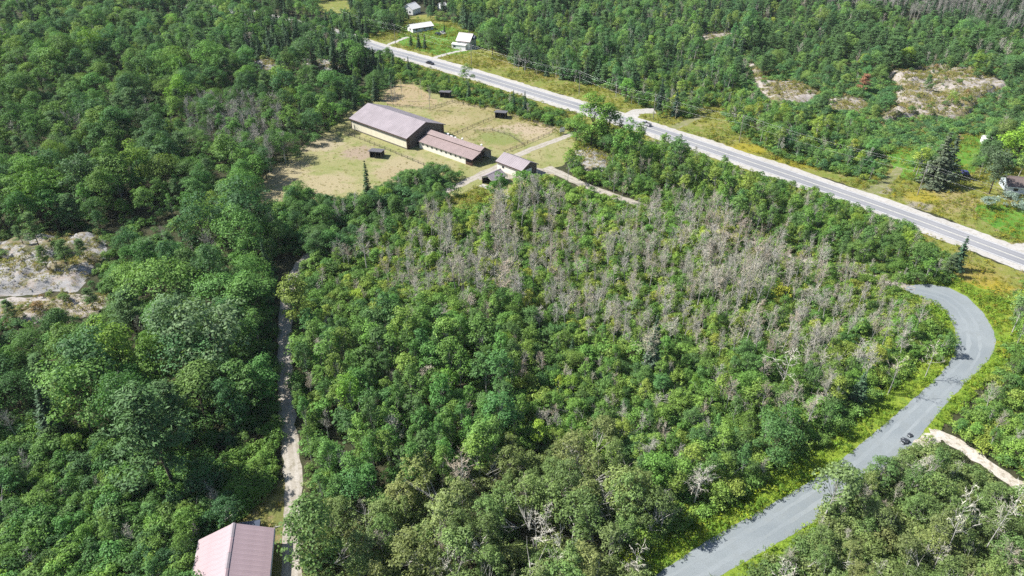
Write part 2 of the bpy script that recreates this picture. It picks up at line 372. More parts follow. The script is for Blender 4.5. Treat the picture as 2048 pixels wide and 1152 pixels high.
tag(sheet("farm_yard", gp([(935, 352), (985, 335), (1000, 325), (1100, 340), (1120, 350), (1060, 352), (1010, 360), (960, 362)]), 0.024, M['lane'], 0.4), "pale gravel yard between stable and workshop", kind='structure')
M['track'] = ground_mat("packed_track", (0.55, 0.50, 0.43), (0.62, 0.57, 0.5), (0.46, 0.42, 0.34), 0.15, 0.8, 5.0, bumpd=0.02)
for ln_, par in ((LANE, "gravel_lane"), (FLANE, "farm_lane")):
    for off in (-0.8, 0.8): ribbon("wheel_track", ln_, off - 0.3, off + 0.3, 0.034, M['track'], 0.12, off, bpy.data.objects[par])
SANDP = [G(1862, 868), G(1895, 872), G(1930, 900), G(1990, 938), G(2048, 975), G(2160, 1040)]
tag(ribbon("sand_track", resample(smooth_line(SANDP), 0.8), -1.6, 1.5, 0.024, M['sand'], 0.45, 7.0), "bare sandy track climbing away from the grey path", kind='structure')
tag(sheet("sand_apron", gp([(1825, 880), (1845, 862), (1880, 862), (1895, 880), (1850, 910), (1815, 915)]), 0.034, M['sand'], 0.3, 0.8), "sandy apron joining the track to the grey path", kind='structure')
DRV = []
M['grasstrack'] = ground_mat('grass_track', (0.24, 0.27, 0.09), (0.33, 0.32, 0.14), (0.40, 0.36, 0.24), 0.1, 0.5, 3.0)
for nm, pl, w, lab in (("house_drive", [(868, 116), (900, 106), (930, 100), (960, 96)], 1.5, "gravel drive to the two storey house"),
                  ("house_drive", [(770, 92), (800, 80), (815, 74)], 1.3, "short drive to the long white bungalow"),
                  ("side_road", [(1262, 233), (1272, 222), (1310, 222)], 3.2, "gravel turnout beyond the highway"),
                  ("side_track", [(1345, 256), (1370, 246), (1405, 232)], 1.7, "gravel track by the pair of spruces"),
                  ("side_track", [(1735, 386), (1760, 374), (1790, 350), (1800, 335)], 1.6, "grassy track to the lawn by the dense conifer"),
                  ("side_road", [(2030, 498), (2080, 492), (2180, 490)], 2.6, "gravel entrance at the highway edge")):
    q = resample(smooth_line(gp(pl)), 1.2); DRV.append((q, w))
    tag(ribbon(nm, q, -w, w, 0.03, M['gravel'] if 'road' in nm or 'drive' in nm else M['grasstrack'], 0.45, w), lab, kind='structure')

# ------------------------------------------------------------------ bedrock outcrops
def rock_mat(name, a, b_, c_, vg=0.0):
    a, b_, c_ = kk(a), kk(b_), kk(c_)
    m, nt, b = newmat(name)
    p = position(nt)
    w = nt.nodes.new("ShaderNodeMapping"); w.inputs["Rotation"].default_value = (0, 0, 0.5); w.inputs["Scale"].default_value = (0.25, 1.0, 1.0); nt.links.new(p, w.inputs[0])
    col = mix(nt, ramp(nt, noise(nt, w.outputs[0], 0.6, 6, 0.65), 0.35, 0.65), a, b_)
    col = mix(nt, ramp(nt, noise(nt, p, 0.3, 5, 0.7), 0.52, 0.62), col, c_)
    col = mix(nt, ramp(nt, noise(nt, w.outputs[0], 2.2, 6, 0.7), 0.56, 0.66, 0, 0.8), col, tuple(x * 0.45 for x in a))
    veg = math2(nt, 'ADD', math2(nt, 'MULTIPLY', noise(nt, p, 0.13, 5, 0.6), 0.65), math2(nt, 'MULTIPLY', noise(nt, p, 1.1, 6, 0.75), 0.35))
    grass = mix(nt, ramp(nt, noise(nt, p, 0.5, 4), 0.4, 0.6), (0.11, 0.12, 0.04), (0.20, 0.16, 0.09))
    col = mix(nt, ramp(nt, veg, 0.49 + vg, 0.53 + vg, 0, 0.92), col, grass)
    nt.links.new(col, b.inputs["Base Color"])
    bump(nt, b, noise(nt, w.outputs[0], 1.5, 8, 0.7), 0.8, 0.5)
    return m
M['rock'] = rock_mat("grey_bedrock", (0.44, 0.43, 0.425), (0.58, 0.565, 0.55), (0.50, 0.43, 0.375), 0.02)
M['rock2'] = rock_mat("tan_bedrock", (0.50, 0.445, 0.405), (0.60, 0.55, 0.505), (0.47, 0.39, 0.335), 0.02)
def inpoly(X, Y, poly):
    X = np.asarray(X, float); Y = np.asarray(Y, float); r = np.zeros(X.shape, bool); n = len(poly)
    for i in range(n):
        x1, y1 = poly[i][0], poly[i][1]; x2, y2 = poly[(i + 1) % n][0], poly[(i + 1) % n][1]
        if y1 == y2: continue
        k = ((y1 > Y) != (y2 > Y)) & (X < (x2 - x1) * (Y - y1) / (y2 - y1) + x1); r ^= k
    return r
def polydist(X, Y, poly):
    d = np.full(X.shape, 1e9); n = len(poly)
    for i in range(n):
        ax, ay = poly[i][0], poly[i][1]; bx, by = poly[(i + 1) % n][0], poly[(i + 1) % n][1]
        L = (bx - ax) ** 2 + (by - ay) ** 2 + 1e-9
        t = np.clip(((X - ax) * (bx - ax) + (Y - ay) * (by - ay)) / L, 0, 1)
        d = np.minimum(d, np.hypot(X - ax - t * (bx - ax), Y - ay - t * (by - ay)))
    return np.where(inpoly(X, Y, poly), d, -d)
def npnoise(X, Y, s, seed):
    r = np.random.default_rng(seed); out = 0; amp = 1.0
    for o in range(4):
        for _ in range(3):
            a = r.uniform(0, 6.28); k = s * (2.1 ** o) * r.uniform(0.7, 1.3)
            out = out + amp * np.sin(k * (X * math.cos(a) + Y * math.sin(a)) + r.uniform(0, 6.28)) / 3
        amp *= 0.55
    return out
ROCKS = []
def outcrop(px, hgt, mat, label, seed, step=0.8, ledge=0.0):
    poly = [tuple(v)[:2] for v in gp(px)]
    xs = [p[0] for p in poly]; ys = [p[1] for p in poly]
    gx = np.arange(min(xs) - 3, max(xs) + 3, step); gy = np.arange(min(ys) - 3, max(ys) + 3, step)
    X, Y = np.meshgrid(gx, gy)
    d = polydist(X, Y, poly) + 1.2 * npnoise(X, Y, 0.35, seed)
    k = np.clip(d / 4.0, 0, 1); k = k * k * (3 - 2 * k)
    n = npnoise(X, Y, 0.16, seed + 1); fold = np.abs(npnoise(X * 0.4 + Y * 0.5, Y - X * 0.35, 0.55, seed + 2))
    Z = k * hgt * (0.55 + 0.35 * n + 0.35 * fold)
    q = Z / 0.55 + 0.5 * npnoise(X, Y, 0.5, seed + 5); Z = 0.45 * Z + 0.55 * 0.55 * (np.floor(q) + np.clip((q - np.floor(q) - 0.75) * 4, 0, 1)); Z = np.clip(Z, 0, None) * np.clip(k * 3, 0, 1)
    Z = Z + 0.07 * npnoise(X, Y, 1.4, seed + 7) * k + 0.06 * np.clip(d, -1, 1)
    Z = np.where(d < -0.4, -0.3, Z)
    V = np.stack([X.ravel(), Y.ravel(), Z.ravel()], 1)
    h, w = X.shape; I = np.arange(h * w).reshape(h, w)
    Q = np.stack([I[:-1, :-1], I[:-1, 1:], I[1:, 1:], I[1:, :-1]], -1).reshape(-1, 4)
    Q = Q[(V[Q, 2] > -0.29).any(1)]
    o = link("rock_outcrop", mesh_np("rock_outcrop", V, [Q], [mat], smooth=True))
    tag(o, label, kind='structure'); ROCKS.append((poly, X, Y, Z)); return o
outcrop([(-120, 520), (40, 478), (100, 468), (200, 472), (215, 500), (195, 540), (170, 562), (160, 585), (60, 588), (-80, 600)], 3.0, M['rock'], "grey bedrock outcrop among the woods carrying several small pines", 3)
outcrop([(165, 598), (218, 592), (226, 612), (176, 626)], 1.0, M['rock2'], "small tan rock slab below the large grey outcrop", 5)
outcrop([(-80, 600), (60, 592), (150, 588), (210, 600), (200, 630), (160, 640), (110, 630), (60, 650), (-60, 660)], 0.7, M['rock2'], "low tan rock shelf with dry grass at picture edge", 6)
outcrop([(1492, 122), (1515, 128), (1535, 160), (1605, 168), (1650, 182), (1640, 205), (1570, 212), (1540, 210), (1515, 180)], 2.4, M['rock2'], "tan rock slope with sparse grass beyond the highway", 8, 1.2)
outcrop([(1770, 146), (1860, 132), (1935, 146), (2000, 156), (2020, 175), (1965, 200), (1945, 238), (1900, 245), (1850, 240), (1765, 250), (1750, 238), (1785, 215), (1795, 180)], 3.6, M['rock2'], "wide rocky barren with low bushes far beyond highway", 9, 1.2)
outcrop([(1650, 195), (1700, 190), (1740, 200), (1730, 225), (1665, 222)], 0.8, M['rock2'], "broken tan rock patch between the two barrens", 10, 1.2)
outcrop([(1385, 72), (1430, 60), (1480, 56), (1485, 70), (1420, 84)], 1.5, M['rock2'], "small tan clearing high in the far woods", 11, 1.6)
outcrop([(500, 122), (545, 117), (565, 135), (520, 142)], 1.4, M['rock'], "smaller grey rock slab above the long barn woods", 12, 1.2)
outcrop([(595, 115), (650, 118), (705, 132), (708, 152), (640, 146), (600, 130)], 2.2, M['rock'], "grey rock hump in the trees above the long barn", 13, 1.2)
outcrop([(1150, 300), (1185, 290), (1220, 305), (1222, 335), (1205, 352), (1165, 352), (1155, 330)], 1.6, M['rock'], "pale whaleback rock beside the tall poplar", 14, 0.7)
def rock_z(x, y):
    z = 0.0
    for poly, X, Y, Z in ROCKS:
        if X[0, 0] < x < X[0, -1] and Y[0, 0] < y < Y[-1, 0]:
            j = int((x - X[0, 0]) / (X[0, 1] - X[0, 0])); i = int((y - Y[0, 0]) / (Y[1, 0] - Y[0, 0]))
            z = max(z, float(Z[i, j]))
    return z
# ------------------------------------------------------------------ buildings
class MB:
    """Collects boxes and prisms into one mesh."""
    def __init__(s): s.V = []; s.F = []
    def add(s, V, F):
        n = len(s.V); s.V += [tuple(v) for v in V]; s.F += [tuple(i + n for i in f) for f in F]; return s
    def box(s, x0, x1, y0, y1, z0, z1):
        return s.add([(x0, y0, z0), (x1, y0, z0), (x1, y1, z0), (x0, y1, z0), (x0, y0, z1), (x1, y0, z1), (x1, y1, z1), (x0, y1, z1)],
                     [(0, 3, 2, 1), (4, 5, 6, 7), (0, 1, 5, 4), (1, 2, 6, 5), (2, 3, 7, 6), (3, 0, 4, 7)])
    def prism(s, prof, x0, x1):
        """prof: closed (y,z) outline, extruded along x."""
        n = len(prof)
        V = [(x0, y, z) for y, z in prof] + [(x1, y, z) for y, z in prof]
        F = [tuple(range(n))[::-1], tuple(range(n, 2 * n))] + [(i, (i + 1) % n, n + (i + 1) % n, n + i) for i in range(n)]
        return s.add(V, F)
    def tube(s, a, b, r0, r1, k=8):
        a, b = Vector(a), Vector(b); d = (b - a).normalized()
        t = Vector((1, 0, 0)) if abs(d.x) < 0.8 else Vector((0, 1, 0)); p = d.cross(t).normalized(); q = d.cross(p)
        V = [a + (p * math.cos(2 * math.pi * i / k) + q * math.sin(2 * math.pi * i / k)) * r0 for i in range(k)] + [b + (p * math.cos(2 * math.pi * i / k) + q * math.sin(2 * math.pi * i / k)) * r1 for i in range(k)]
        F = [(i, (i + 1) % k, k + (i + 1) % k, k + i) for i in range(k)] + [tuple(range(k))[::-1], tuple(range(k, 2 * k))]
        return s.add(V, F)
    def ribbed(s, x0, x1, ya, za, yb, zb, t=0.10, pitch=0.45, rib=0.035):
        """A sheet-metal slope from (ya,za) to (yb,zb) with raised ribs running up it."""
        L = math.hypot(yb - ya, zb - za); ny, nz = -(zb - za) / L, (yb - ya) / L
        if nz < 0: ny, nz = -ny, -nz
        n = max(1, int(round((x1 - x0) / pitch))); w = (x1 - x0) / n
        prof = []
        for i in range(n):
            x = x0 + i * w; prof += [(x, 0), (x + w * 0.80, 0), (x + w * 0.85, rib), (x + w * 0.95, rib)]
        prof.append((x1, 0))
        m = len(prof)
        V = [(x, ya + ny * h, za + nz * h) for x, h in prof] + [(x, yb + ny * h, zb + nz * h) for x, h in prof]
        F = [(i, i + 1, m + i + 1, m + i) for i in range(m - 1)]
        s.add(V, F)
        V = [(x0, ya, za), (x1, ya, za), (x1, yb, zb), (x0, yb, zb)]; V += [(x, y - ny * t, z - nz * t) for x, y, z in V]
        return s.add(V, [(0, 1, 5, 4), (1, 2, 6, 5), (2, 3, 7, 6), (3, 0, 4, 7), (4, 5, 6, 7)])
    def build(s, name, mat, parent=None):
        me = bpy.data.meshes.new(name); me.from_pydata(s.V, [], s.F); me.materials.append(mat)
        bm = bmesh.new(); bm.from_mesh(me); bmesh.ops.recalc_face_normals(bm, faces=bm.faces); bm.to_mesh(me); bm.free()
        return link(name, me, parent)
def part(name, mat, parent, *boxes):
    m = MB()
    for b in boxes: m.box(*b)
    return m.build(name, mat, parent)
FOOT = []         # footprints where nothing grows: (origin, rz, L, W)
def building(name, o, rz, L, W, label, cat="building"):
    e = empty(name, (o[0], o[1], 0), math.radians(rz)); tag(e, label, cat); FOOT.append((o, math.radians(rz), L, W)); return e
M['mauve'] = plain_mat("mauve_roof_metal", (0.45, 0.39, 0.41), 0.5, 0.12, 0.25, 0.3, streak=(2.0, 0.15, 0.15))
M['pinkroof'] = plain_mat("dusty_pink_roof_metal", (0.58, 0.43, 0.45), 0.55, 0.12, 0.3, 0.4, streak=(2.0, 0.15, 0.15))
M['tanroof'] = plain_mat("faded_rose_roof_metal", (0.47, 0.36, 0.34), 0.55, 0.08, 0.3, 0.3, streak=(2.0, 0.2, 0.2))
M['cream'] = plain_mat("cream_wall_panel", (1.10, 1.02, 0.80), 0.7, 0.08, 0.6)
M['offwhite'] = plain_mat("offwhite_wall", (1.15, 1.10, 0.96), 0.75, 0.08, 0.8)
M['white'] = plain_mat("white_paint", (1.25, 1.24, 1.20), 0.6, 0.05, 1.0)
M['whiteroof'] = plain_mat("white_roof_metal", (1.05, 1.03, 1.0), 0.5, 0.05, 0.5)
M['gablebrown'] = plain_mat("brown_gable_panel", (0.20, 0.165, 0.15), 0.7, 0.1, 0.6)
M['trim'] = plain_mat("dark_brown_trim", (0.13, 0.075, 0.06), 0.6, 0.15, 1.0)
M['darkwood'] = plain_mat("dark_weathered_wood", (0.055, 0.045, 0.04), 0.9, 0.3, 2.0)
M['oldwood'] = plain_mat("grey_weathered_wood", (0.22, 0.19, 0.16), 0.9, 0.3, 2.0)
M['pane'] = plain_mat("dark_window_glass", (0.035, 0.045, 0.06), 0.12, 0.1, 1.0, 0.6)
M['band'] = plain_mat("grey_light_panel", (0.36, 0.36, 0.36), 0.3, 0.15, 0.8, 0.5)
M['bluewall'] = plain_mat("blue_grey_siding", (0.70, 0.77, 0.86), 0.7, 0.06, 0.8)
M['paleroof'] = plain_mat('pale_pink_roof', (0.92, 0.84, 0.84), 0.5, 0.05, 0.5)
M['brownroof'] = plain_mat("brown_shingle", (0.23, 0.18, 0.165), 0.9, 0.2, 3.0)
M['slate'] = plain_mat("slate_blue_metal", (0.09, 0.11, 0.16), 0.5, 0.1, 1.0)
M['concrete'] = plain_mat("pale_concrete", (0.60, 0.57, 0.52), 0.9, 0.1, 1.0)
M['hayinside'] = plain_mat("stacked_straw", (0.28, 0.20, 0.13), 0.95, 0.3, 2.0)

def gable_shell(e, L, W, eave, ridge, wall, gable, ry=None, t=0.15):
    """Four wall parts; ridge along local x."""
    ry = W / 2 if ry is None else ry
    part("side_wall", wall, e, (0, L, 0, t, 0, eave)); part("side_wall", wall, e, (0, L, W - t, W, 0, eave))
    for x0 in (t * 0.02, L - t * 1.02):
        MB().prism([(t, 0), (W - t, 0), (W - t, eave), (ry, ridge - 0.05), (t, eave)], x0, x0 + t).build("gable_wall", gable, e)
def windows(e, lst, wall_y=None, wall_x=None, frame=None, out=-1, name="window"):
    """Windows on a wall at local y (or x); lst of (centre, z0, width, height)."""
    for c, z0, w, h in lst:
        if wall_y is not None:
            y = wall_y
            f = part(name, frame, e, (c - w / 2 - 0.08, c + w / 2 + 0.08, min(y, y + out * 0.05), max(y, y + out * 0.05), z0 - 0.08, z0 + h + 0.08))
            part("pane", M['pane'], f, (c - w / 2, c + w / 2, min(y + out * 0.052, y + out * 0.07), max(y + out * 0.052, y + out * 0.07), z0, z0 + h))
        else:
            x = wall_x
            f = part(name, frame, e, (min(x, x + out * 0.05), max(x, x + out * 0.05), c - w / 2 - 0.08, c + w / 2 + 0.08, z0 - 0.08, z0 + h + 0.08))
            part("pane", M['pane'], f, (min(x + out * 0.052, x + out * 0.07), max(x + out * 0.052, x + out * 0.07), c - w / 2, c + w / 2, z0, z0 + h))
def roof(e, L, W, eave, ridge, mat, over=0.5, ry=None, pitch=0.45, fascia=None, lift=0.16):
    ry = W / 2 if ry is None else ry
    for ya, sgn in ((0.0, -1), (W, 1)):
        k = (ridge - eave) / abs(ry - ya)
        MB().ribbed(-over, L + over, ya + sgn * over, eave - k * over + lift, ry, ridge + lift, 0.12, pitch).build("roof_slope", mat, e)
        if fascia: part("fascia", fascia, e, (-over, L + over, ya + sgn * over - 0.05, ya + sgn * over + 0.05, eave - k * over - 0.22, eave - k * over + lift - 0.07))
    MB().prism([(ry - 0.28, ridge + lift - 0.06), (ry, ridge + lift + 0.07), (ry + 0.28, ridge + lift - 0.06), (ry, ridge + lift - 0.02)], -over - 0.02, L + over + 0.02).build("ridge_cap", mat, e)

# the long riding barn
e = building("riding_barn", (-66.3, 282.4), -40.7, 34, 20, "longest barn with mauve metal roof, cream side wall and dark gable end", "barn")
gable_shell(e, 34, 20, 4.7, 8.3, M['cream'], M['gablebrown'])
roof(e, 34, 20, 4.7, 8.3, M['mauve'], 0.5, fascia=M['trim'], pitch=0.9)
part("base_board", M['oldwood'], e, (0, 34, -0.05, -0.004, 0, 0.5))
for i in range(15): part("light_panel", M['band'], e, (0.9 + i * 2.2, 2.9 + i * 2.2, -0.06, -0.005, 3.1, 3.75))
for x in (0.0, 33.75): part("corner_post", M['trim'], e, (x, x + 0.25, -0.09, -0.062, 0, 4.6))
part("corner_post", M['trim'], e, (34.003, 34.06, 0.05, 1.3, 0, 4.6)); part("corner_post", M['trim'], e, (34.003, 34.06, 18.9, 19.9, 0, 4.6))
d = part("sliding_door", M['trim'], e, (34.004, 34.10, 13.2, 17.0, 0, 3.6)); part("door_track", M['oldwood'], d, (34.11, 34.2, 12.8, 17.4, 3.55, 3.7))
# the stable with a raised upper roof
e = building("stable_wing", (-36.0, 262.0), -40.2, 28, 10.5, "long low stable with stepped rose roof and porch beside the dark barn gable", "stable")
part("side_wall", M['offwhite'], e, (0, 24.6, 0, 0.15, 0, 2.9)); part("side_wall", M['offwhite'], e, (0, 28, 10.35, 10.5, 0, 2.9))
prof = [(0.15, 0), (10.35, 0), (10.35, 2.9), (6.4, 5.5), (4.3, 4.65), (4.3, 4.2), (0.15, 2.9)]
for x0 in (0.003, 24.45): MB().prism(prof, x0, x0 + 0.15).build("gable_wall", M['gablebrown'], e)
MB().prism([(3.3, 4.15), (9.0, 3.75), (6.4, 5.5), (4.3, 4.65), (4.3, 4.3)], 27.8, 27.95).build("porch_gable", M['oldwood'], e)
MB().ribbed(-0.4, 28.5, -0.55, 2.88, 4.35, 4.36, 0.1).build("roof_slope", M['tanroof'], e)
MB().ribbed(-0.4, 28.5, 4.05, 4.72, 6.4, 5.68, 0.1).build("roof_slope", M['tanroof'], e)
MB().ribbed(-0.4, 28.5, 10.95, 2.78, 6.4, 5.68, 0.1).build("roof_slope", M['tanroof'], e)
part("clerestory", M['trim'], e, (-0.2, 28.3, 4.3, 4.4, 4.2, 4.66))
for x, w in ((9.0, 1.0), (16.5, 0.5), (26.3, 0.6)):
    v = MB().tube((x, 7.1, 5.1), (x, 7.1, 6.0), 0.3, 0.26).build("roof_vent", M['white'], e); MB().tube((x, 7.1, 6.0), (x, 7.1, 6.15), 0.42, 0.1).build("vent_cap", M['white'], v)
windows(e, [(2.0 + i * 2.5, 1.55, 0.9, 0.75) for i in range(9)], wall_y=0.0, frame=M['white'])
for y in (0.2, 5.2, 10.2): part("porch_post", M['trim'], e, (27.7, 27.9, y - 0.1, y + 0.1, 0, 2.9 if y != 5.2 else 4.1))
part("porch_rail", M['trim'], e, (24.7, 27.7, 0.05, 0.13, 0.0, 1.1)); part("stable_door", M['trim'], e, (24.602, 24.67, 4.0, 6.4, 0, 2.6))
# the workshop
e = building("workshop", (-5.4, 241.4), -43.5, 12.2, 8, "cream workshop with mauve roof standing by the driveway", "workshop")
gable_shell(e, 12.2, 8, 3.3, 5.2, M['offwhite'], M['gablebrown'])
roof(e, 12.2, 8, 3.3, 5.2, M['mauve'], 0.45, fascia=M['trim'], pitch=0.9)
windows(e, [(3.0, 1.4, 0.9, 0.8)], wall_y=0.0, frame=M['trim']); part("door", M['trim'], e, (9.4, 10.4, -0.06, -0.003, 0, 2.1))
part("overhead_door", M['white'], e, (12.204, 12.26, 2.2, 5.2, 0, 2.7))
# the open shed
e = building("open_shed", (-6.5, 225.6), 50.0, 6.6, 5.4, "small open fronted shed with mauve roof below the workshop", "shed")
for (x, y) in ((0.1, 0.1), (0.1, 5.1), (6.3, 0.1), (6.3, 5.1)): part("post", M['trim'], e, (x, x + 0.2, y, y + 0.2, 0, 2.6))
part("side_wall", M['darkwood'], e, (0.35, 6.2, 0.12, 0.22, 0, 2.5)); part("side_wall", M['darkwood'], e, (0.35, 6.2, 5.18, 5.28, 0, 2.5)); 
MB().prism([(0.3, 0), (5.1, 0), (5.1, 2.6), (2.7, 3.9), (0.3, 2.6)], 6.32, 6.42).build("back_wall", M['darkwood'], e)
MB().prism([(0.1, 2.45), (0.7, 2.3), (2.7, 3.25), (4.7, 2.3), (5.3, 2.45), (2.7, 3.95)], 0.0, 0.09).build("arch_board", M['offwhite'], e)
roof(e, 6.6, 5.4, 2.55, 3.95, M['mauve'], 0.4, pitch=0.9)
MB().box(-2.2, 0.0, 0.6, 4.8, 0.04, 0.10).build("concrete_pad", M['concrete'], e)
part("stored_straw", M['hayinside'], e, (2.5, 6.0, 0.8, 4.2, 0, 1.3))
# run-in horse shelters
def shelter(o, rz, label, L=4.6, W=3.4):
    e = building("horse_shelter", o, rz, L, W, label, "shelter"); e["group"] = "dark horse shelters in the paddocks"
    part("back_wall", M['darkwood'], e, (0, L, W - 0.12, W, 0, 2.2)); part("side_wall", M['darkwood'], e, (0, 0.12, 0.1, W - 0.13, 0, 2.35)); part("side_wall", M['darkwood'], e, (L - 0.12, L, 0.1, W - 0.13, 0, 2.35))
    for x in (0.0, L / 2 - 0.1, L - 0.2): part("post", M['oldwood'], e, (x, x + 0.2, -0.1, 0.09, 0, 2.6))
    part("lintel", M['darkwood'], e, (0, L, -0.13, -0.102, 2.25, 2.6))
    MB().ribbed(-0.4, L + 0.4, -0.7, 2.82, W + 0.4, 2.3, 0.12).build("roof_sheet", M['slateroof'], e)
M['slateroof'] = plain_mat("grey_brown_shed_roof", (0.23, 0.22, 0.235), 0.6, 0.1, 0.6)
M['blackroof'] = plain_mat("charcoal_shed_roof", (0.06, 0.06, 0.075), 0.6, 0.2, 0.6)
p = G(740, 315); shelter((p.x, p.y), -12, "dark horse shelter in the grassy paddock below the long barn")
p = G(990, 236); shelter((p.x, p.y), -14, "dark horse shelter at the corner of the dry paddocks")
p = G(880, 195); shelter((p.x, p.y), -10, "dark horse shelter beside bushes behind the long barn")
# the near garage, roofed sheet by sheet
rzg = -78.5
e = building("garage", (-52.7, 77.6), rzg, 17, 11.4, "near garage with pale pink metal roof cut by the picture edge", "garage")
gable_shell(e, 17, 11.4, 3.3, 5.9, M['cream'], M['cream'])
for ya, sgn in ((0.0, -1), (11.4, 1)):
    k = (5.9 - 3.3) / 5.7
    me0 = None
    for i in range(18):
        x0 = -0.5 + i * 1.0
        if me0 is None:
            o = MB().ribbed(0, 0.997, ya + sgn * 0.5, 3.3 - k * 0.5 + 0.16, 5.7, 6.06, 0.1, 0.3285, 0.012).build("roof_sheet", M['pinkroof'], e); me0 = o.data
        else: o = link("roof_sheet", me0, e)
        o.location = (x0, 0, 0.002 * (i % 2))
    part("gutter", M['white'], e, (-0.5, 17.5, ya + sgn * 0.55 - 0.06, ya + sgn * 0.55 + 0.06, 2.95, 3.08))
for i in range(6): MB().prism([(5.38, 6.02), (5.7, 6.17), (6.02, 6.02), (5.7, 6.1)], -0.52 + i * 3.0, -0.52 + i * 3.0 + 2.96).build("ridge_cap", M['pinkroof'] if i % 2 else M['mauve'], e)
windows(e, [(3.0, 1.2, 1.2, 0.9), (8.4, 1.2, 1.2, 0.9)], wall_x=0.0, frame=M['white'])
w = MB().prism([(5.6, 2.5), (9.2, 2.5), (9.2, 2.62), (5.6, 2.62)], -3.4, -0.56).build("porch_roof", M['slate'], e)
for y in (5.8, 9.0): part("porch_post", M['trim'], e, (-3.2, -3.05, y - 0.08, y + 0.08, 0, 2.5))
# houses beyond the highway
def chimney(r, x, y, z): part("chimney", M['brownroof'], r, (x, x + 0.6, y, y + 0.6, z - 1, z + 0.9))
e = building("bungalow", (-60.1, 446.1), 34, 14, 7.2, "long white bungalow with bright white roof beyond the highway", "house")
gable_shell(e, 14, 7.2, 2.6, 4.2, M['bluewall'], M['white']); roof(e, 14, 7.2, 2.6, 4.2, M['whiteroof'], 0.5, fascia=M['trim'])
windows(e, [(2.5, 1.0, 1.4, 1.0), (8.0, 1.0, 1.4, 1.0), (11.8, 1.0, 1.2, 1.0)], wall_y=0.0, frame=M['white']); windows(e, [(3.6, 1.0, 1.3, 1.0)], wall_x=0.0, frame=M['trim'])
d = part("door", M['white'], e, (5.0, 6.0, -0.06, -0.003, 0.1, 2.2)); part("handle", M['trim'], d, (5.1, 5.18, -0.1, -0.062, 1.0, 1.1))
e = building("two_storey_house", (-31.2, 411.0), -24, 8.2, 8.2, "two storey house with pale pink roof and blue grey gable", "house")
gable_shell(e, 8.2, 8.2, 4.4, 7.6, M['white'], M['bluewall']); roof(e, 8.2, 8.2, 4.4, 7.6, M['paleroof'], 0.45, fascia=M['brownroof'])
windows(e, [(2.2, 1.2, 1.0, 1.2), (6.0, 1.2, 1.0, 1.2)], wall_y=0.0, frame=M['white']); windows(e, [(2.5, 1.2, 1.0, 1.3), (5.6, 1.2, 1.0, 1.3), (4.1, 4.2, 1.1, 1.2)], wall_x=8.2, frame=M['white'], out=1)
d = MB().prism([(2.6, 4.8), (5.6, 4.8), (5.6, 6.0), (4.1, 7.0), (2.6, 6.0)], 8.21, 10.0).build("dormer", M['slate'], e)
pr = part("porch", M['white'], e, (-2.2, 6.5, -2.0, -0.2, 0, 2.5)); MB().ribbed(-2.4, 6.7, -2.3, 2.5, -0.08, 3.1, 0.1).build("porch_roof", M['whiteroof'], e)
part("porch_window", M['pane'], pr, (-1.2, 0.2, -2.06, -2.005, 1.0, 1.9)); chimney(e, 5, 5, 7.2)
e = building("white_house", tuple(G(826, 30))[:2], 62, 9, 8.5, "far white house half hidden by spruces at top of picture", "house")
gable_shell(e, 9, 8.5, 3.4, 6.2, M['white'], M['white']); roof(e, 9, 8.5, 3.4, 6.2, M['whiteroof'], 0.4)
windows(e, [(2.4, 1.0, 1.1, 1.2), (6.0, 1.0, 1.1, 1.2)], wall_x=0.0, frame=M['white'])
e = building("white_outbuilding", tuple(G(882, 20))[:2], 40, 5, 4, "little white outbuilding behind spruces at top of picture", "shed")
gable_shell(e, 5, 4, 2.6, 4.0, M['white'], M['white']); roof(e, 5, 4, 2.6, 4.0, M['whiteroof'], 0.3); part("door", M['trim'], e, (2, 3, -0.06, -0.003, 0, 2))
e = building("roadside_house", tuple(G(2012, 386))[:2], -14, 15, 8, "white house with brown shingle roof at picture edge behind silvery shrubs", "house")
gable_shell(e, 15, 8, 2.7, 4.6, M['white'], M['bluewall']); roof(e, 15, 8, 2.7, 4.6, M['brownroof'], 0.5, fascia=M['white'])
windows(e, [(2.5, 1.0, 1.4, 1.1), (7, 1.0, 1.4, 1.1)], wall_y=0.0, frame=M['white']); windows(e, [(4, 1.0, 1.2, 1.0)], wall_x=0.0, frame=M['white'])
e = building("garden_shed", tuple(G(1964, 288))[:2], -15, 2.8, 3.0, "small white roofed garden shed beside yellow green maple", "shed")
gable_shell(e, 2.8, 3.0, 2.0, 2.9, M['white'], M['white']); roof(e, 2.8, 3.0, 2.0, 2.9, M['whiteroof'], 0.25); part("door", M['trim'], e, (0.8, 1.7, -0.05, -0.003, 0, 1.8))

# ------------------------------------------------------------------ sign, bales, boulder, log
p = G(1124, 268)
e = empty("sign_board", (p.x, p.y, 0), math.radians(35)); tag(e, "white sign board on posts at the farm entrance", "sign")
for x in (-0.9, 0.75): part("post", M['oldwood'], e, (x, x + 0.15, -0.05, 0.1, 0, 2.9))
b = part("board", M['white'], e, (-1.3, 1.3, -0.12, -0.055, 1.0, 2.7)); part("board_frame", M['slate'], b, (-1.36, 1.36, -0.1, -0.06, 0.78, 0.98))
M['wrap'] = plain_mat("white_bale_wrap", (1.1, 1.1, 1.08), 0.4, 0.08, 1.5)
def bale(px, py, rz, label):
    p = G(px, py); m = MB()
    k = 14
    m.tube((0, -0.6, 0.62), (0, 0.6, 0.62), 0.6, 0.6, k); m.tube((0, -0.66, 0.62), (0, -0.6, 0.62), 0.5, 0.6, k); m.tube((0, 0.6, 0.62), (0, 0.66, 0.62), 0.6, 0.5, k)
    o = m.build("wrapped_bale", M['wrap']); o.location = (p.x, p.y, 0); o.rotation_euler = (0, 0, rz); tag(o, label, "bale", "white wrapped bales behind the stable")
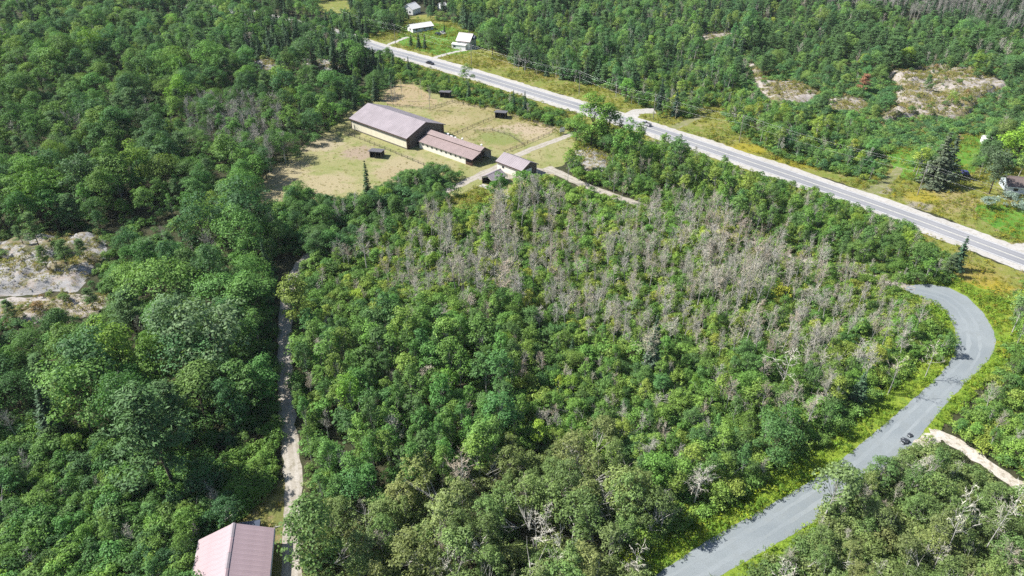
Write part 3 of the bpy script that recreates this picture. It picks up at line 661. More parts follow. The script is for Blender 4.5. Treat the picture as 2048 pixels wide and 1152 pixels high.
bale(895, 272, 0.4, "white wrapped bale next to the dark barn gable, behind stable"); bale(903, 277, 1.1, "white wrapped bale in the middle behind the stable"); bale(911, 280, 0.2, "white wrapped bale furthest from the barn gable, behind stable")
def rockmesh(r, seed, flat=0.7):
    bm = bmesh.new(); bmesh.ops.create_icosphere(bm, subdivisions=3, radius=r); rr = np.random.default_rng(seed); ph = rr.uniform(0, 6, 6)
    for v in bm.verts:
        n = v.co.normalized(); k = 1 + 0.22 * math.sin(n.x * 3 + ph[0]) * math.cos(n.y * 4 + ph[1]) + 0.12 * math.sin(n.z * 7 + n.x * 6 + ph[2]) + 0.07 * math.sin(n.y * 13 + ph[3])
        v.co = Vector((n.x * k * r * 1.25, n.y * k * r, max(n.z * k * r * flat, -0.3 * r)))
    me = bpy.data.meshes.new("boulder"); bm.to_mesh(me); bm.free(); return me
def boulder_mat():
    m, nt, b = newmat("streaked_dark_stone"); p = objcoord(nt)
    w = nt.nodes.new("ShaderNodeMapping"); w.inputs["Scale"].default_value = (4, 1, 1); w.inputs["Rotation"].default_value = (0, 0.3, 0.8); nt.links.new(p, w.inputs[0])
    nt.links.new(mix(nt, ramp(nt, noise(nt, w.outputs[0], 1.2, 4), 0.58, 0.63), (0.035, 0.04, 0.05), (0.30, 0.32, 0.33)), b.inputs["Base Color"]); return m
M['boulder'] = boulder_mat()
for px, py, r, sd, lab in ((1808, 884, 0.8, 1, "larger dark streaked boulder at the edge of grey path"), (1819, 872, 0.5, 4, "smaller dark boulder behind the larger one by grey path")):
    me = rockmesh(r, sd); me.materials.append(M['boulder']); p = G(px, py); o = link("boulder", me, None, (p.x, p.y, 0.2), 0.7); tag(o, lab, "boulder", "dark boulders by the grey path")
p = G(551, 1056); o = MB().tube((-0.9, 0, 0.13), (0.9, 0.1, 0.13), 0.13, 0.11, 8).tube((-0.2, 0.05, 0.2), (0.2, 0.35, 0.35), 0.05, 0.03, 6).build("fallen_log", M['pale_bark']); o.location = (p.x, p.y, 0); o.rotation_euler = (0, 0, 0.25); tag(o, "bleached log lying on grass beside the garage roof", "log")

# ------------------------------------------------------------------ fences
def fence(name, px, label, step=3.0, rails=(0.55, 1.05), h=1.3):
    pts = resample(gp(px), step); o = pts[0]
    e = empty(name, (o.x, o.y, 0)); tag(e, label, "fence")
    pm = None
    for p in pts:
        if pm is None:
            q = MB().box(-0.07, 0.07, -0.07, 0.07, 0, h).build("post", M['oldwood'], e); pm = q.data
        else: q = link("post", pm, e)
        q.location = (p.x - o.x, p.y - o.y, 0); q.rotation_euler = (0, 0, random.uniform(-0.3, 0.3))
    for z in rails:
        for i in range(len(pts) - 1):
            a, b = pts[i] - o, pts[i + 1] - o; n = (b - a).normalized(); s = Vector((-n.y, n.x, 0)) * 0.1
            m = MB(); m.add([a + s + Vector((0, 0, z - 0.06)), b + s + Vector((0, 0, z - 0.06)), b + s + Vector((0, 0, z + 0.06)), a + s + Vector((0, 0, z + 0.06)),
                             a + s * 0.75 + Vector((0, 0, z - 0.06)), b + s * 0.75 + Vector((0, 0, z - 0.06)), b + s * 0.75 + Vector((0, 0, z + 0.06)), a + s * 0.75 + Vector((0, 0, z + 0.06))],
                            [(0, 1, 2, 3), (4, 7, 6, 5), (0, 4, 5, 1), (3, 2, 6, 7), (0, 3, 7, 4), (1, 5, 6, 2)])
            m.build("rail", M['oldwood'], e)
fence("paddock_fence", [(905, 272), (945, 255), (988, 237)], "dark rail fence dividing the two dry paddocks")
fence("paddock_fence", [(1010, 306), (1055, 288), (1098, 270), (1112, 260), (1060, 243), (1018, 231)], "rail fence around the paddock beside the driveway")
fence("paddock_fence", [(1048, 291), (1020, 272), (985, 262), (950, 265)], "curved rail fence across the greener paddock corner")
fence("paddock_fence", [(690, 268), (730, 283), (770, 299), (815, 318), (870, 341), (905, 352)], "rail fence running along below the long barn")
fence("paddock_fence", [(775, 212), (825, 217), (860, 220), (905, 205), (960, 217)], "rail fence across the ground behind the long barn")

# ------------------------------------------------------------------ utility poles and wires
M['polewood'] = plain_mat("grey_pole_wood", (0.36, 0.33, 0.29), 0.9, 0.2, 1.0)
M['metal'] = plain_mat("grey_steel", (0.35, 0.36, 0.37), 0.4, 0.1, 1.0, 0.5)
M['wire'] = plain_mat("aluminium_wire", (0.9, 0.9, 0.9), 0.4, 0.05, 1.0, 0.5)
POLES = [((1835, 390), "utility pole in front of the dense dark conifer"), ((1478, 285), "utility pole standing in yellow weeds by young trees"), ((1306, 240), "utility pole beside the pair of dark spruces"), ((1158, 190), "utility pole on the wide green verge"), ((943, 133), "utility pole below the two storey house"), ((791, 88), "utility pole by the drive of long white bungalow")]
PT = []
for i, (px, lab) in enumerate(POLES):
    p = G(*px); rz = math.radians(-42)
    e = empty("utility_pole", (p.x, p.y, 0), rz); tag(e, lab, "utility pole", "poles along the highway")
    MB().tube((0, 0, 0), (0, 0, 11.0), 0.17, 0.11).build("pole", M['polewood'], e)
    a = part("crossarm", M['polewood'], e, (-0.06, 0.06, -1.1, 1.1, 10.3, 10.42))
    for y in (-1.0, 0.0, 1.0): MB().tube((0, y, 10.42 if y else 11.0), (0, y, 10.65 if y else 11.2), 0.05, 0.04).build("insulator", M['white'], e)
    if i in (0, 2, 4): MB().tube((0.33, 0, 8.6), (0.33, 0, 9.5), 0.24, 0.24, 10).build("transformer", M['metal'], e)
    PT.append((p, rz))
PT.sort(key=lambda t: t[0].x)
ends = [PT[0][0] + (PT[0][0] - PT[1][0])] + [t[0] for t in PT] + [PT[-1][0] + (PT[-1][0] - PT[-2][0]) * 1.0]
for y, zt, lab in ((-1.0, 10.65, "power wire on the road side of crossarms"), (0.0, 11.2, "topmost power wire along the poles"), (1.0, 10.65, "power wire on the woods side of crossarms"), (0.15, 8.0, "lowest thick cable along the poles")):
    m = MB(); off = Vector((-math.sin(math.radians(-42)) * y, math.cos(math.radians(-42)) * y, 0))
    for i in range(len(ends) - 1):
        a = ends[i] + off; b = ends[i + 1] + off; prev = None
        for k in range(13):
            t = k / 12; q = a.lerp(b, t); q.z = zt - 1.3 * 4 * t * (1 - t)
            if prev is not None: m.tube(prev, q, 0.008 if zt > 8 else 0.011, 0.008 if zt > 8 else 0.011, 4)
            prev = q
    tag(m.build("power_wire", M['wire']), lab, "wire")

# ------------------------------------------------------------------ vehicles
M['tyre'] = plain_mat("tyre_rubber", (0.025, 0.025, 0.025), 0.9, 0.2, 4)
M['glass'] = plain_mat("car_glass", (0.02, 0.025, 0.03), 0.08, 0.05, 1, 0.7)
M['lamp'] = plain_mat("lamp_lens", (0.75, 0.75, 0.7), 0.2, 0.05, 1, 0.6)
M['taillamp'] = plain_mat("tail_lens", (0.35, 0.02, 0.02), 0.3, 0.05, 1, 0.5)
def car(px, rz, colour, label, pickup=False, L=4.7, name="car"):
    p = G(*px); e = empty(name, (p.x, p.y, 0.065), rz); tag(e, label, "pickup" if pickup else "car")
    pm = plain_mat("car_paint", colour, 0.25, 0.03, 1.0, 0.6)
    W = 0.9; h = L / 2
    prof = [(-h, 0.45), (-h + 0.05, 0.85), (-h + 0.5, 0.98), (h - 1.3, 0.98), (h - 0.15, 0.82), (h, 0.55), (h - 0.05, 0.32), (-h + 0.05, 0.32)]
    b = MB(); n = len(prof)
    V = [(x, -W * (0.94 if z > 0.9 else 1), z) for x, z in prof] + [(x, W * (0.94 if z > 0.9 else 1), z) for x, z in prof]
    b.add(V, [tuple(range(n)), tuple(range(n, 2 * n))[::-1]] + [(i, n + i, n + (i + 1) % n, (i + 1) % n) for i in range(n)]); body = b.build("body", pm, e)
    x0, x1, x2, x3 = ((-0.55, -0.35, 0.55, 1.15) if pickup else (-1.75, -1.15, 0.45, 1.1)); zt = 1.62 if pickup else 1.42
    def hull(s0, s1, za, zb, sh): return [(x0 - sh, -s0, za), (x3 + sh, -s0, za), (x3 + sh, s0, za), (x0 - sh, s0, za), (x1, -s1, zb), (x2, -s1, zb), (x2, s1, zb), (x1, s1, zb)]
    MB().add(hull(0.82, 0.66, 0.97, zt - 0.04, 0), [(0, 3, 2, 1), (4, 5, 6, 7), (0, 1, 5, 4), (1, 2, 6, 5), (2, 3, 7, 6), (3, 0, 4, 7)]).build("windows", M['glass'], e)
    MB().box(x1 - 0.03, x2 + 0.03, -0.67, 0.67, zt - 0.035, zt).build("roof_panel", pm, e)
    if pickup:
        part("cargo_bed", M['tyre'], e, (-h + 0.12, -0.75, -0.72, 0.72, 0.985, 1.0))
        for y in (-0.82, 0.74): part("bed_side", pm, e, (-h + 0.05, -0.62, y, y + 0.08, 0.985, 1.3))
        part("tailgate", pm, e, (-h + 0.02, -h + 0.09, -0.74, 0.74, 0.985, 1.28))
    for x in (-h + 0.9, h - 0.9):
        for y in (-W + 0.02, W - 0.02):
            w = MB().tube((x, y - 0.11, 0.34), (x, y + 0.11, 0.34), 0.34, 0.34, 14).build("wheel", M['tyre'], e)
            MB().tube((x, y - 0.12, 0.34), (x, y + 0.12, 0.34), 0.19, 0.19, 10).build("rim", M['metal'], w)
    for y in (-0.62, 0.62):
        part("headlight", M['lamp'], e, (h - 0.1, h + 0.01, y - 0.18, y + 0.18, 0.6, 0.74)); part("tail_light", M['taillamp'], e, (-h - 0.015, -h + 0.05, y - 0.15, y + 0.15, 0.6, 0.8))
    return e
def road_dir(px):
    p = G(*px); i = min(range(len(HWC)), key=lambda k: (HWC[k] - p).length); d = HWC[min(i + 3, len(HWC) - 1)] - HWC[max(0, i - 3)]; return math.atan2(d.y, d.x)
car((860, 128), road_dir((860, 128)), (0.03, 0.03, 0.04), "black car driving on the highway near the houses", L=5.0)
car((1290, 250), road_dir((1290, 250)) + math.pi, (0.55, 0.55, 0.57), "silver pickup truck on the highway beyond tall poplars", True, 5.4, "pickup_truck")
car((876, 70), math.radians(-38), (0.03, 0.035, 0.05), "dark car parked on the lawn between the houses")
car((886, 68), math.radians(-60), (0.6, 0.6, 0.6), "white pickup parked on lawn next to dark car", True, 5.0, "pickup_truck")
car((1929, 349), math.radians(80), (0.05, 0.05, 0.20), "dark blue car parked in the shade of dense conifer")
# ------------------------------------------------------------------ plants: one set of shapes per kind, then individuals
def rot_basis(N):
    N = N / np.linalg.norm(N, axis=1, keepdims=True)
    A = np.where(np.abs(N[:, 2:3]) < 0.9, np.array([[0, 0, 1.0]]), np.array([[1.0, 0, 0]]))
    T = np.cross(N, A); T /= np.linalg.norm(T, axis=1, keepdims=True); B = np.cross(N, T)
    return N, T, B
def leaf_quads(C, N, size, aspect, r):
    n = len(C); N, T, B = rot_basis(N); a = r.uniform(0, 2 * np.pi, (n, 1))
    U = T * np.cos(a) + B * np.sin(a); W = -T * np.sin(a) + B * np.cos(a)
    s = size[:, None] * 0.5; fold = N * s * 0.35
    V = np.stack([C - U * s - fold * 0.5, C - W * s * aspect + fold * 0.2, C + U * s - fold * 0.5, C + W * s * aspect + fold * 0.2], 1).reshape(-1, 3)
    return V, np.arange(4 * n).reshape(n, 4), np.repeat(r.uniform(0, 1, n), 4)
def tubes(segs, k=5):
    """segs: list of (p0, p1, r0, r1)."""
    VV = []; FF = []; o = 0
    for p0, p1, r0, r1 in segs:
        p0 = np.asarray(p0, float); p1 = np.asarray(p1, float); d = p1 - p0
        _, T, B = rot_basis(d[None] + 1e-9); a = np.arange(k) * 2 * np.pi / k
        ring = np.cos(a)[:, None] * T + np.sin(a)[:, None] * B
        VV.append(p0 + ring * r0); VV.append(p1 + ring * r1)
        i = np.arange(k); FF.append(np.stack([i, (i + 1) % k, k + (i + 1) % k, k + i], 1) + o); o += 2 * k
    return np.concatenate(VV), np.concatenate(FF)
def sph(n, r):
    v = r.normal(size=(n, 3)); return v / np.linalg.norm(v, axis=1, keepdims=True)

def trunk_line(h, r, lean=0.04):
    pts = [np.zeros(3)]; d = np.array([r.normal(0, lean), r.normal(0, lean), 1.0])
    for i in range(5):
        d = d + np.array([r.normal(0, lean), r.normal(0, lean), 0]); pts.append(pts[-1] + d / np.linalg.norm(d) * h / 5)
    return pts
def along(pts, t):
    x = t * (len(pts) - 1); i = min(int(x), len(pts) - 2); return pts[i] + (pts[i + 1] - pts[i]) * (x - i)

def broadleaf(seed, h, rad, cb, nclump, per, leaf, stems=1, shell=0.45, crad=0.34, top=0.5, rt=0.17, squash=1.0):
    r = np.random.default_rng(seed); segs = []; lines = []
    for s in range(stems):
        ln = trunk_line(h * 0.82, r, 0.03 if stems == 1 else 0.16); lines.append(ln)
        rr = rt / (stems ** 0.5)
        for i in range(5): segs.append((ln[i], ln[i + 1], rr * (1 - i * 0.17), rr * (1 - (i + 1) * 0.17)))
    zc = cb + (h - cb) * 0.5; az = (h - cb) * 0.5
    D = sph(nclump, r); D[:, 2] = np.where(r.uniform(size=nclump) < top, np.abs(D[:, 2]), D[:, 2])
    q = r.uniform(shell, 1.0, nclump) ** 0.6
    prof = 1 - 0.25 * np.clip(D[:, 2], 0, 1)
    C = np.stack([D[:, 0] * rad * q * prof, D[:, 1] * rad * q * prof, zc + D[:, 2] * az * q * 0.92], 1)
    C[:, :2] += np.array([lines[0][3][0], lines[0][3][1]])
    cr = rad * crad * (0.45 + 1.0 * r.uniform(0, 1, nclump) ** 1.3)
    no = nclump // 5; C[:no, :2] *= r.uniform(1.1, 1.32, (no, 1)); cr[:no] *= 0.6
    C[:, 0] *= r.uniform(0.85, 1.15); C[:, 2] += np.where(C[:, 2] > zc, r.uniform(-0.08, 0.08, nclump) * h, 0)
    for j in range(min(nclump, 16)):
        ln = lines[j % stems]; t = np.clip((C[j, 2] / h) * 0.75, 0.15, 0.95); p = along(ln, t); segs.append((p, p + (C[j] - p) * 0.85, rt * 0.3, 0.02))
    LC = []; LN = []; LS = []
    for j in range(nclump):
        m = int(per * (cr[j] / (rad * crad)) ** 1.6) + 4
        d = sph(m, r); d[:, 2] = np.where(d[:, 2] < -0.35, -d[:, 2], d[:, 2])
        rr = r.uniform(0.6, 1.0, m)[:, None] ** 0.5 * (1 + 0.11 * r.normal(size=(m, 1)))
        LC.append(C[j] + d * rr * cr[j] * np.array([1, 1, 0.75 * squash])); LN.append(d * 0.9 + r.normal(0, 0.32, (m, 3)) + np.array([0, 0, 0.45])); LS.append(leaf * r.uniform(0.65, 1.35, m))
    LC = np.concatenate(LC); LC[:, 2] = np.maximum(LC[:, 2], 0.15)
    return tubes(segs), leaf_quads(LC, np.concatenate(LN), np.concatenate(LS), 0.62, r)

def spruce(seed, h, rad, dens=1.0, droop=0.28, cb=0.06):
    r = np.random.default_rng(seed); ln = trunk_line(h * 0.97, r, 0.006)
    segs = [(ln[i], ln[i + 1], 0.016 * h * (1 - i * 0.19), 0.016 * h * (1 - (i + 1) * 0.19)) for i in range(5)]
    LC = []; LN = []; LS = []; nw = int(h * 2.1)
    for w in range(nw):
        t = cb + (1 - cb) * (w + r.uniform(0, 0.6)) / nw
        L = rad * (1 - t) ** 0.85 * r.uniform(0.75, 1.12) + 0.12; p = along(ln, min(t, 0.99)); nb = max(5, int(11 * dens * (0.55 + 0.6 * (1 - t))))
        for b in range(nb):
            a = r.uniform(0, 2 * np.pi); l = L * r.uniform(0.7, 1.1); m = max(3, int(l * 7.5 * dens))
            s = (np.arange(m) + r.uniform(0, 1, m)) / m
            dirv = np.array([np.cos(a), np.sin(a), 0]); side = np.array([-np.sin(a), np.cos(a), 0])
            pts = p + dirv * (s * l)[:, None] + side * (r.normal(0, 0.13, m) * l * 0.6)[:, None]
            pts[:, 2] += -droop * l * s ** 1.5 + r.normal(0, 0.05, m) + 0.1 * l * (s > 0.85)
            LC.append(pts); LN.append(r.normal(0, 0.5, (m, 3)) + np.array([0, 0, 1.0]) + dirv * 0.5); LS.append(0.44 * r.uniform(0.6, 1.3, m) * (0.7 + 0.05 * h))
            if b % 3 == 0: segs.append((p, pts[-1], 0.03, 0.008))
    return tubes(segs, 4), leaf_quads(np.concatenate(LC), np.concatenate(LN), np.concatenate(LS), 0.5, r)

def pine(seed, h, rad):
    r = np.random.default_rng(seed); ln = trunk_line(h * 0.95, r, 0.02)
    segs = [(ln[i], ln[i + 1], 0.2 * (1 - i * 0.18), 0.2 * (1 - (i + 1) * 0.18)) for i in range(5)]
    LC = []; LN = []; LS = []
    for b in range(58):
        t = r.uniform(0.28, 1.0); p = along(ln, t); a = r.uniform(0, 2 * np.pi); l = rad * (1.15 - 0.85 * t ** 1.6) * r.uniform(0.55, 1.1)
        e = p + np.array([np.cos(a) * l, np.sin(a) * l, 0.22 * l]); segs.append((p, e, 0.05, 0.012))
        for q in np.linspace(0.45, 1.0, 4):
            c = p + (e - p) * q; m = int(26 * r.uniform(0.7, 1.3)); d = sph(m, r); sc = 0.30 * rad * (0.5 + 0.4 * q) * np.array([1, 1, 0.42])
            LC.append(c + d * sc * r.uniform(0.5, 1, (m, 1)) + np.array([0, 0, 0.15])); LN.append(d * 0.6 + np.array([0, 0, 0.8]) + r.normal(0, 0.4, (m, 3))); LS.append(0.42 * r.uniform(0.6, 1.3, m))
    return tubes(segs, 4), leaf_quads(np.concatenate(LC), np.concatenate(LN), np.concatenate(LS), 0.38, r)

def dead(seed, h, rad, nb=18, sub=7, tw=6, width=0.05, up=0.75, leafy=0, rt=0.10):
    """A leafless tree: trunk, branches, side branches and a haze of twigs."""
    r = np.random.default_rng(seed); ln = trunk_line(h * 0.93, r, 0.035)
    segs = [(ln[i], ln[i + 1], rt * (1 - i * 0.18), rt * (1 - (i + 1) * 0.18)) for i in range(5)]
    P0 = []; P1 = []; Wd = []
    for b in range(nb):
        t = r.uniform(0.40, 0.98); p = along(ln, t); a = r.uniform(0, 2 * np.pi); l = rad * (1.2 - 0.75 * t) * r.uniform(0.6, 1.25)
        d = np.array([np.cos(a), np.sin(a), up * r.uniform(0.5, 1.5)]); d /= np.linalg.norm(d); mid = p + d * l * 0.55 + r.normal(0, 0.06 * l, 3); e = mid + (d + np.array([0, 0, 0.45])) * l * 0.5
        segs += [(p, mid, rt * 0.25, rt * 0.16), (mid, e, rt * 0.16, 0.01)]
        for s in range(sub):
            q = r.uniform(0.2, 1.0); p2 = p + (mid - p) * min(1, q / 0.55) if q < 0.55 else mid + (e - mid) * (q - 0.55) / 0.45
            d2 = d + r.normal(0, 0.65, 3) + np.array([0, 0, 0.25]); d2 /= np.linalg.norm(d2); l2 = l * 0.5 * r.uniform(0.5, 1.2); e2 = p2 + d2 * l2
            P0.append(p2); P1.append(e2); Wd.append(width * 1.1)
            for k in range(tw):
                p3 = p2 + d2 * l2 * r.uniform(0.15, 1.0); d3 = d2 + r.normal(0, 0.7, 3); d3 /= np.linalg.norm(d3)
                P0.append(p3); P1.append(p3 + d3 * l2 * r.uniform(0.35, 0.8)); Wd.append(width * r.uniform(0.5, 0.9))
    P0 = np.array(P0); P1 = np.array(P1); Wd = np.array(Wd)[:, None]; _, T, B = rot_basis(P1 - P0); a = r.uniform(0, 6.28, (len(P0), 1)); U = T * np.cos(a) + B * np.sin(a)
    V = np.stack([P0 - U * Wd * 0.5, P0 + U * Wd * 0.5, P1 + U * Wd * 0.16, P1 - U * Wd * 0.16], 1).reshape(-1, 3); n = len(P0)
    lf = np.repeat(r.uniform(0, 1, n), 4); Fq = np.arange(4 * n).reshape(n, 4)
    if leafy:
        k = r.integers(0, n, leafy); LV, LF, LL = leaf_quads(P1[k] + r.normal(0, 0.1, (leafy, 3)), sph(leafy, r) + np.array([0, 0, .5]), np.full(leafy, 0.14), 0.6, r)
        Fq = np.concatenate([Fq, LF + len(V)]); V = np.concatenate([V, LV]); lf = np.concatenate([lf, LL])
    return tubes(segs, 5), (V, Fq, lf)

def tuft(seed, h, n, rad, wid, head=0):
    r = np.random.default_rng(seed); b = np.stack([r.normal(0, rad, n), r.normal(0, rad, n), np.zeros(n)], 1); a = r.uniform(0, 6.28, n)
    d = np.stack([np.cos(a) * 0.45, np.sin(a) * 0.45, np.ones(n)], 1) + r.normal(0, 0.2, (n, 3)); L = h * r.uniform(0.5, 1.2, n)[:, None]; s = np.stack([-np.sin(a), np.cos(a), np.zeros(n)], 1) * wid
    V = np.stack([b - s, b + s, b + d * L + s * 0.5, b + d * L - s * 0.5], 1).reshape(-1, 3)
    return V, np.arange(4 * n).reshape(n, 4), np.repeat(r.uniform(0, 1, n), 4)

def build_pair(kind, i, res, bark, leaf):
    (TV, TF), (CV, CF, lf) = res
    tm = mesh_np(kind + "_trunk", TV, [TF], [bark], smooth=True)
    cm = mesh_np(kind + "_crown", CV, [CF], [leaf])
    at = cm.attributes.new("leaf", 'FLOAT', 'POINT'); at.data.foreach_set("value", lf.astype(np.float32))
    jm = mesh_np(kind + "_whole", np.concatenate([TV, CV]), [np.concatenate([TF, CF + len(TV)])], [bark, leaf], np.concatenate([np.zeros(len(TF), int), np.ones(len(CF), int)]))
    at = jm.attributes.new("leaf", 'FLOAT', 'POINT'); at.data.foreach_set("value", np.concatenate([np.full(len(TV), 0.5), lf]).astype(np.float32))
    return tm, cm, jm

PROTO = {}      # kind -> list of (trunk mesh, crown mesh, joined mesh, height, crown radius)
def protos(kind, n, fn, bark, leaf, h, rad):
    PROTO[kind] = [(*build_pair(kind, i, fn(i), bark, leaf), h, rad) for i in range(n)]
B1, B2, LF, ND, TW = M['bark'], M['pale_bark'], M['leaf'], M['needle'], M['twig']
LT = [(4.0, 2.6, 46, 80, .34, .45), (4.3, 2.2, 30, 130, .46, .5), (3.3, 1.6, 52, 66, .33, .4), (4.6, 3.4, 64, 56, .27, .3), (3.6, 2.0, 38, 95, .40, .35), (4.2, 3.0, 80, 42, .23, .3), (3.0, 1.2, 44, 70, .38, .5), (4.4, 2.6, 26, 150, .50, .55), (3.8, 2.4, 56, 64, .30, .4), (4.1, 1.8, 70, 50, .26, .25)]
protos('leafy_tree', 10, lambda i: broadleaf(100 + i, 13, LT[i][0], LT[i][1], LT[i][2], LT[i][3], 0.38, crad=LT[i][4], shell=LT[i][5], rt=0.22), B1, LF, 13, 4.0)
protos('aspen_tree', 8, lambda i: broadleaf(200 + i, 12, 1.95, 2.6 + 0.5 * (i % 3), 34, 50, 0.34, crad=0.44, shell=0.5, rt=0.13), B2, LF, 12, 1.95)
protos('birch_tree', 8, lambda i: broadleaf(300 + i, 10, 3.0, 1.8, 58, 46, 0.30, stems=3, shell=0.3, crad=0.26, rt=0.16), B2, LF, 10, 3.0)
protos('shrub', 8, lambda i: broadleaf(400 + i, 4.5, 2.2, 0.2, 26, 52, 0.30, stems=4, shell=0.35, crad=0.36, top=0.75, rt=0.09), B1, LF, 4.5, 2.2)
protos('spruce_tree', 5, lambda i: spruce(500 + i, 12, 2.5), B1, ND, 12, 2.5)
protos('pine_tree', 5, lambda i: pine(600 + i, 14, 3.8), B1, ND, 14, 3.8)
protos('dead_tree', 10, lambda i: dead(700 + i, 9.5, 2.1, 22, 6, 8, 0.029, 1.25, leafy=(0, 30, 90, 0, 40)[i % 5], rt=0.125), B2, TW, 9.5, 2.1)
protos('snag', 5, lambda i: dead(800 + i, 10, 3.0, 13, 5, 4, 0.05, 0.8, rt=0.13), B2, TW, 10, 3.0)

# ---- where the woods leave the ground open (outlines surveyed from the photograph)
OPEN = [
 [(740, 86), (735, 72), (800, 60), (815, 42), (845, 38), (905, 47), (955, 70), (962, 98), (1010, 110), (1025, 135), (1070, 152), (1150, 167), (1200, 182), (1250, 207), (1310, 224), (1302, 245), (1152, 197), (977, 147), (890, 122)],
 [(1302, 245), (1300, 230), (1340, 240), (1385, 235), (1420, 212), (1442, 212), (1440, 238), (1480, 274), (1560, 315), (1640, 340), (1700, 352), (1745, 368), (1770, 372), (1790, 350), (1772, 330), (1765, 308), (1800, 294), (1825, 300), (1815, 340), (1830, 385), (1930, 375), (1940, 415), (2048, 420), (2048, 498), (1961, 463), (1851, 423), (1686, 370), (1536, 320), (1437, 285)],
 [(1890, 345), (1900, 290), (1925, 265), (1965, 278), (1960, 300), (1935, 320), (1925, 350)],
 [(840, 133), (922, 156), (1015, 186), (1090, 211), (1150, 232), (1150, 197), (977, 147), (850, 112), (780, 95)],
 [(1836, 466), (1936, 506), (2048, 548), (2048, 572), (1990, 575), (1975, 592), (1955, 572), (1930, 560), (1930, 530), (1895, 502), (1850, 480)],
 [(1560, 330), (1686, 372), (1851, 425), (2048, 500), (2048, 542), (1936, 500), (1836, 460), (1751, 420), (1690, 395), (1600, 362), (1530, 335)],
 [(1380, 270), (1437, 287), (1536, 322), (1530, 338), (1400, 295)],
 PATH_OUT[:12] + [(1880, 850), (1850, 885), (1790, 900), (1735, 920), (1712, 895)] + PATH_IN[8:],
 [(1640, 1000), (1600, 1040), (1480, 1120), (1420, 1152), (1310, 1152), (1400, 1090), (1500, 1032), (1600, 975), (1640, 965)],
 [(1960, 590), (2000, 605), (2005, 640), (2010, 690), (1995, 700), (1997, 680), (1985, 640)],
 [(1900, 700), (1930, 690), (1920, 720), (1840, 790), (1745, 868), (1712, 897), (1725, 870), (1790, 805), (1860, 750)],
 PATH_IN[1:12] + [(x - 24, y - 40) for x, y in PATH_IN[1:12]][::-1],
 [(x + 26, y + 26) for x, y in PATH_OUT[7:12]] + PATH_OUT[7:12][::-1],
 [(1885, 815), (1930, 770), (1990, 715), (2035, 715), (1975, 780), (1915, 850), (1880, 862)],
 [(1640, 1030), (1560, 1085), (1480, 1130), (1420, 1152), (1500, 1152), (1560, 1115), (1625, 1060)], [(1985, 640), (1997, 690), (2030, 690), (2025, 620), (1990, 590), (1950, 585)],
 [(1850, 880), (1870, 865), (1905, 862), (1960, 900), (2048, 955), (2048, 990), (1990, 960), (1930, 918), (1880, 895)],
 [(524, 410), (524, 368), (560, 338), (620, 298), (668, 262), (697, 235), (737, 207), (760, 205), (765, 190), (790, 168), (830, 168), (850, 182), (905, 197), (960, 214), (1000, 220), (1060, 242), (1110, 256), (1145, 264), (1145, 275), (1125, 300), (1112, 328), (1080, 335), (1072, 345), (1030, 342), (985, 362), (955, 378), (920, 370), (930, 350), (900, 332), (860, 330), (800, 347), (765, 367), (745, 372), (690, 392), (650, 392), (620, 372), (570, 372), (560, 405)],
 [(905, 398), (955, 378), (985, 374), (975, 398), (940, 418), (905, 412)],
 [(-150, 520), (0, 492), (40, 482), (100, 472), (200, 477), (205, 500), (188, 540), (155, 562), (215, 600), (215, 622), (160, 636), (100, 622), (60, 636), (-130, 610)],
 [(1495, 127), (1510, 132), (1530, 167), (1600, 175), (1640, 187), (1620, 205), (1545, 205), (1520, 182)],
 [(1775, 152), (1860, 142), (1935, 152), (2000, 162), (2012, 175), (1958, 198), (1938, 232), (1900, 238), (1850, 232), (1775, 242), (1765, 232), (1792, 212), (1802, 180)],
 [(1655, 200), (1700, 196), (1735, 204), (1725, 220), (1668, 218)],
 [(508, 125), (545, 120), (558, 134), (522, 139)], [(605, 119), (645, 122), (698, 136), (698, 148), (640, 140)], [(1160, 300), (1190, 294), (1213, 308), (1213, 335), (1172, 343)], [(1400, 72), (1465, 62), (1470, 69), (1412, 79)],
 [(1062, 328), (1115, 345), (1170, 366), (1160, 374), (1100, 352)],
 [(556, 650), (582, 650), (582, 790), (600, 870), (606, 930), (606, 1000), (590, 1060), (545, 1060), (545, 1000), (566, 940), (564, 880), (556, 800)],
 [(392, 1152), (400, 1080), (470, 1044), (500, 1022), (545, 988), (575, 980), (575, 1060), (550, 1100), (560, 1152)],
 [(824, 8), (852, 8), (852, 30), (824, 30)], [(876, 10), (892, 10), (892, 22), (876, 22)],
 [(630, 2), (690, 2), (705, 16), (650, 18)], [(548, 520), (588, 500), (598, 540), (582, 600), (582, 655), (556, 655)], [(1172, 367), (1240, 392), (1280, 406), (1278, 410), (1236, 398), (1168, 373)],
 [(715, 178), (725, 145), (735, 145), (730, 178)],
]
OPEN = [np.array(p, float) for p in OPEN]
ROADS = [(np.array([(p.x, p.y) for p in HWC[::3]]), hw_half + 0.8), (np.array([(p.x, p.y) for p in LANE]), 2.3), (np.array([(p.x, p.y) for p in FLANE]), 2.2), (np.array([(p.x, p.y) for p in resample(smooth_line(SANDP), 1.5)]), 1.6)] + [(np.array([(p.x, p.y) for p in q]), w + 0.3) for q, w in DRV]
PATHPOLY = [tuple(v)[:2] for v in gp(PATH_OUT) + gp(PATH_IN)]
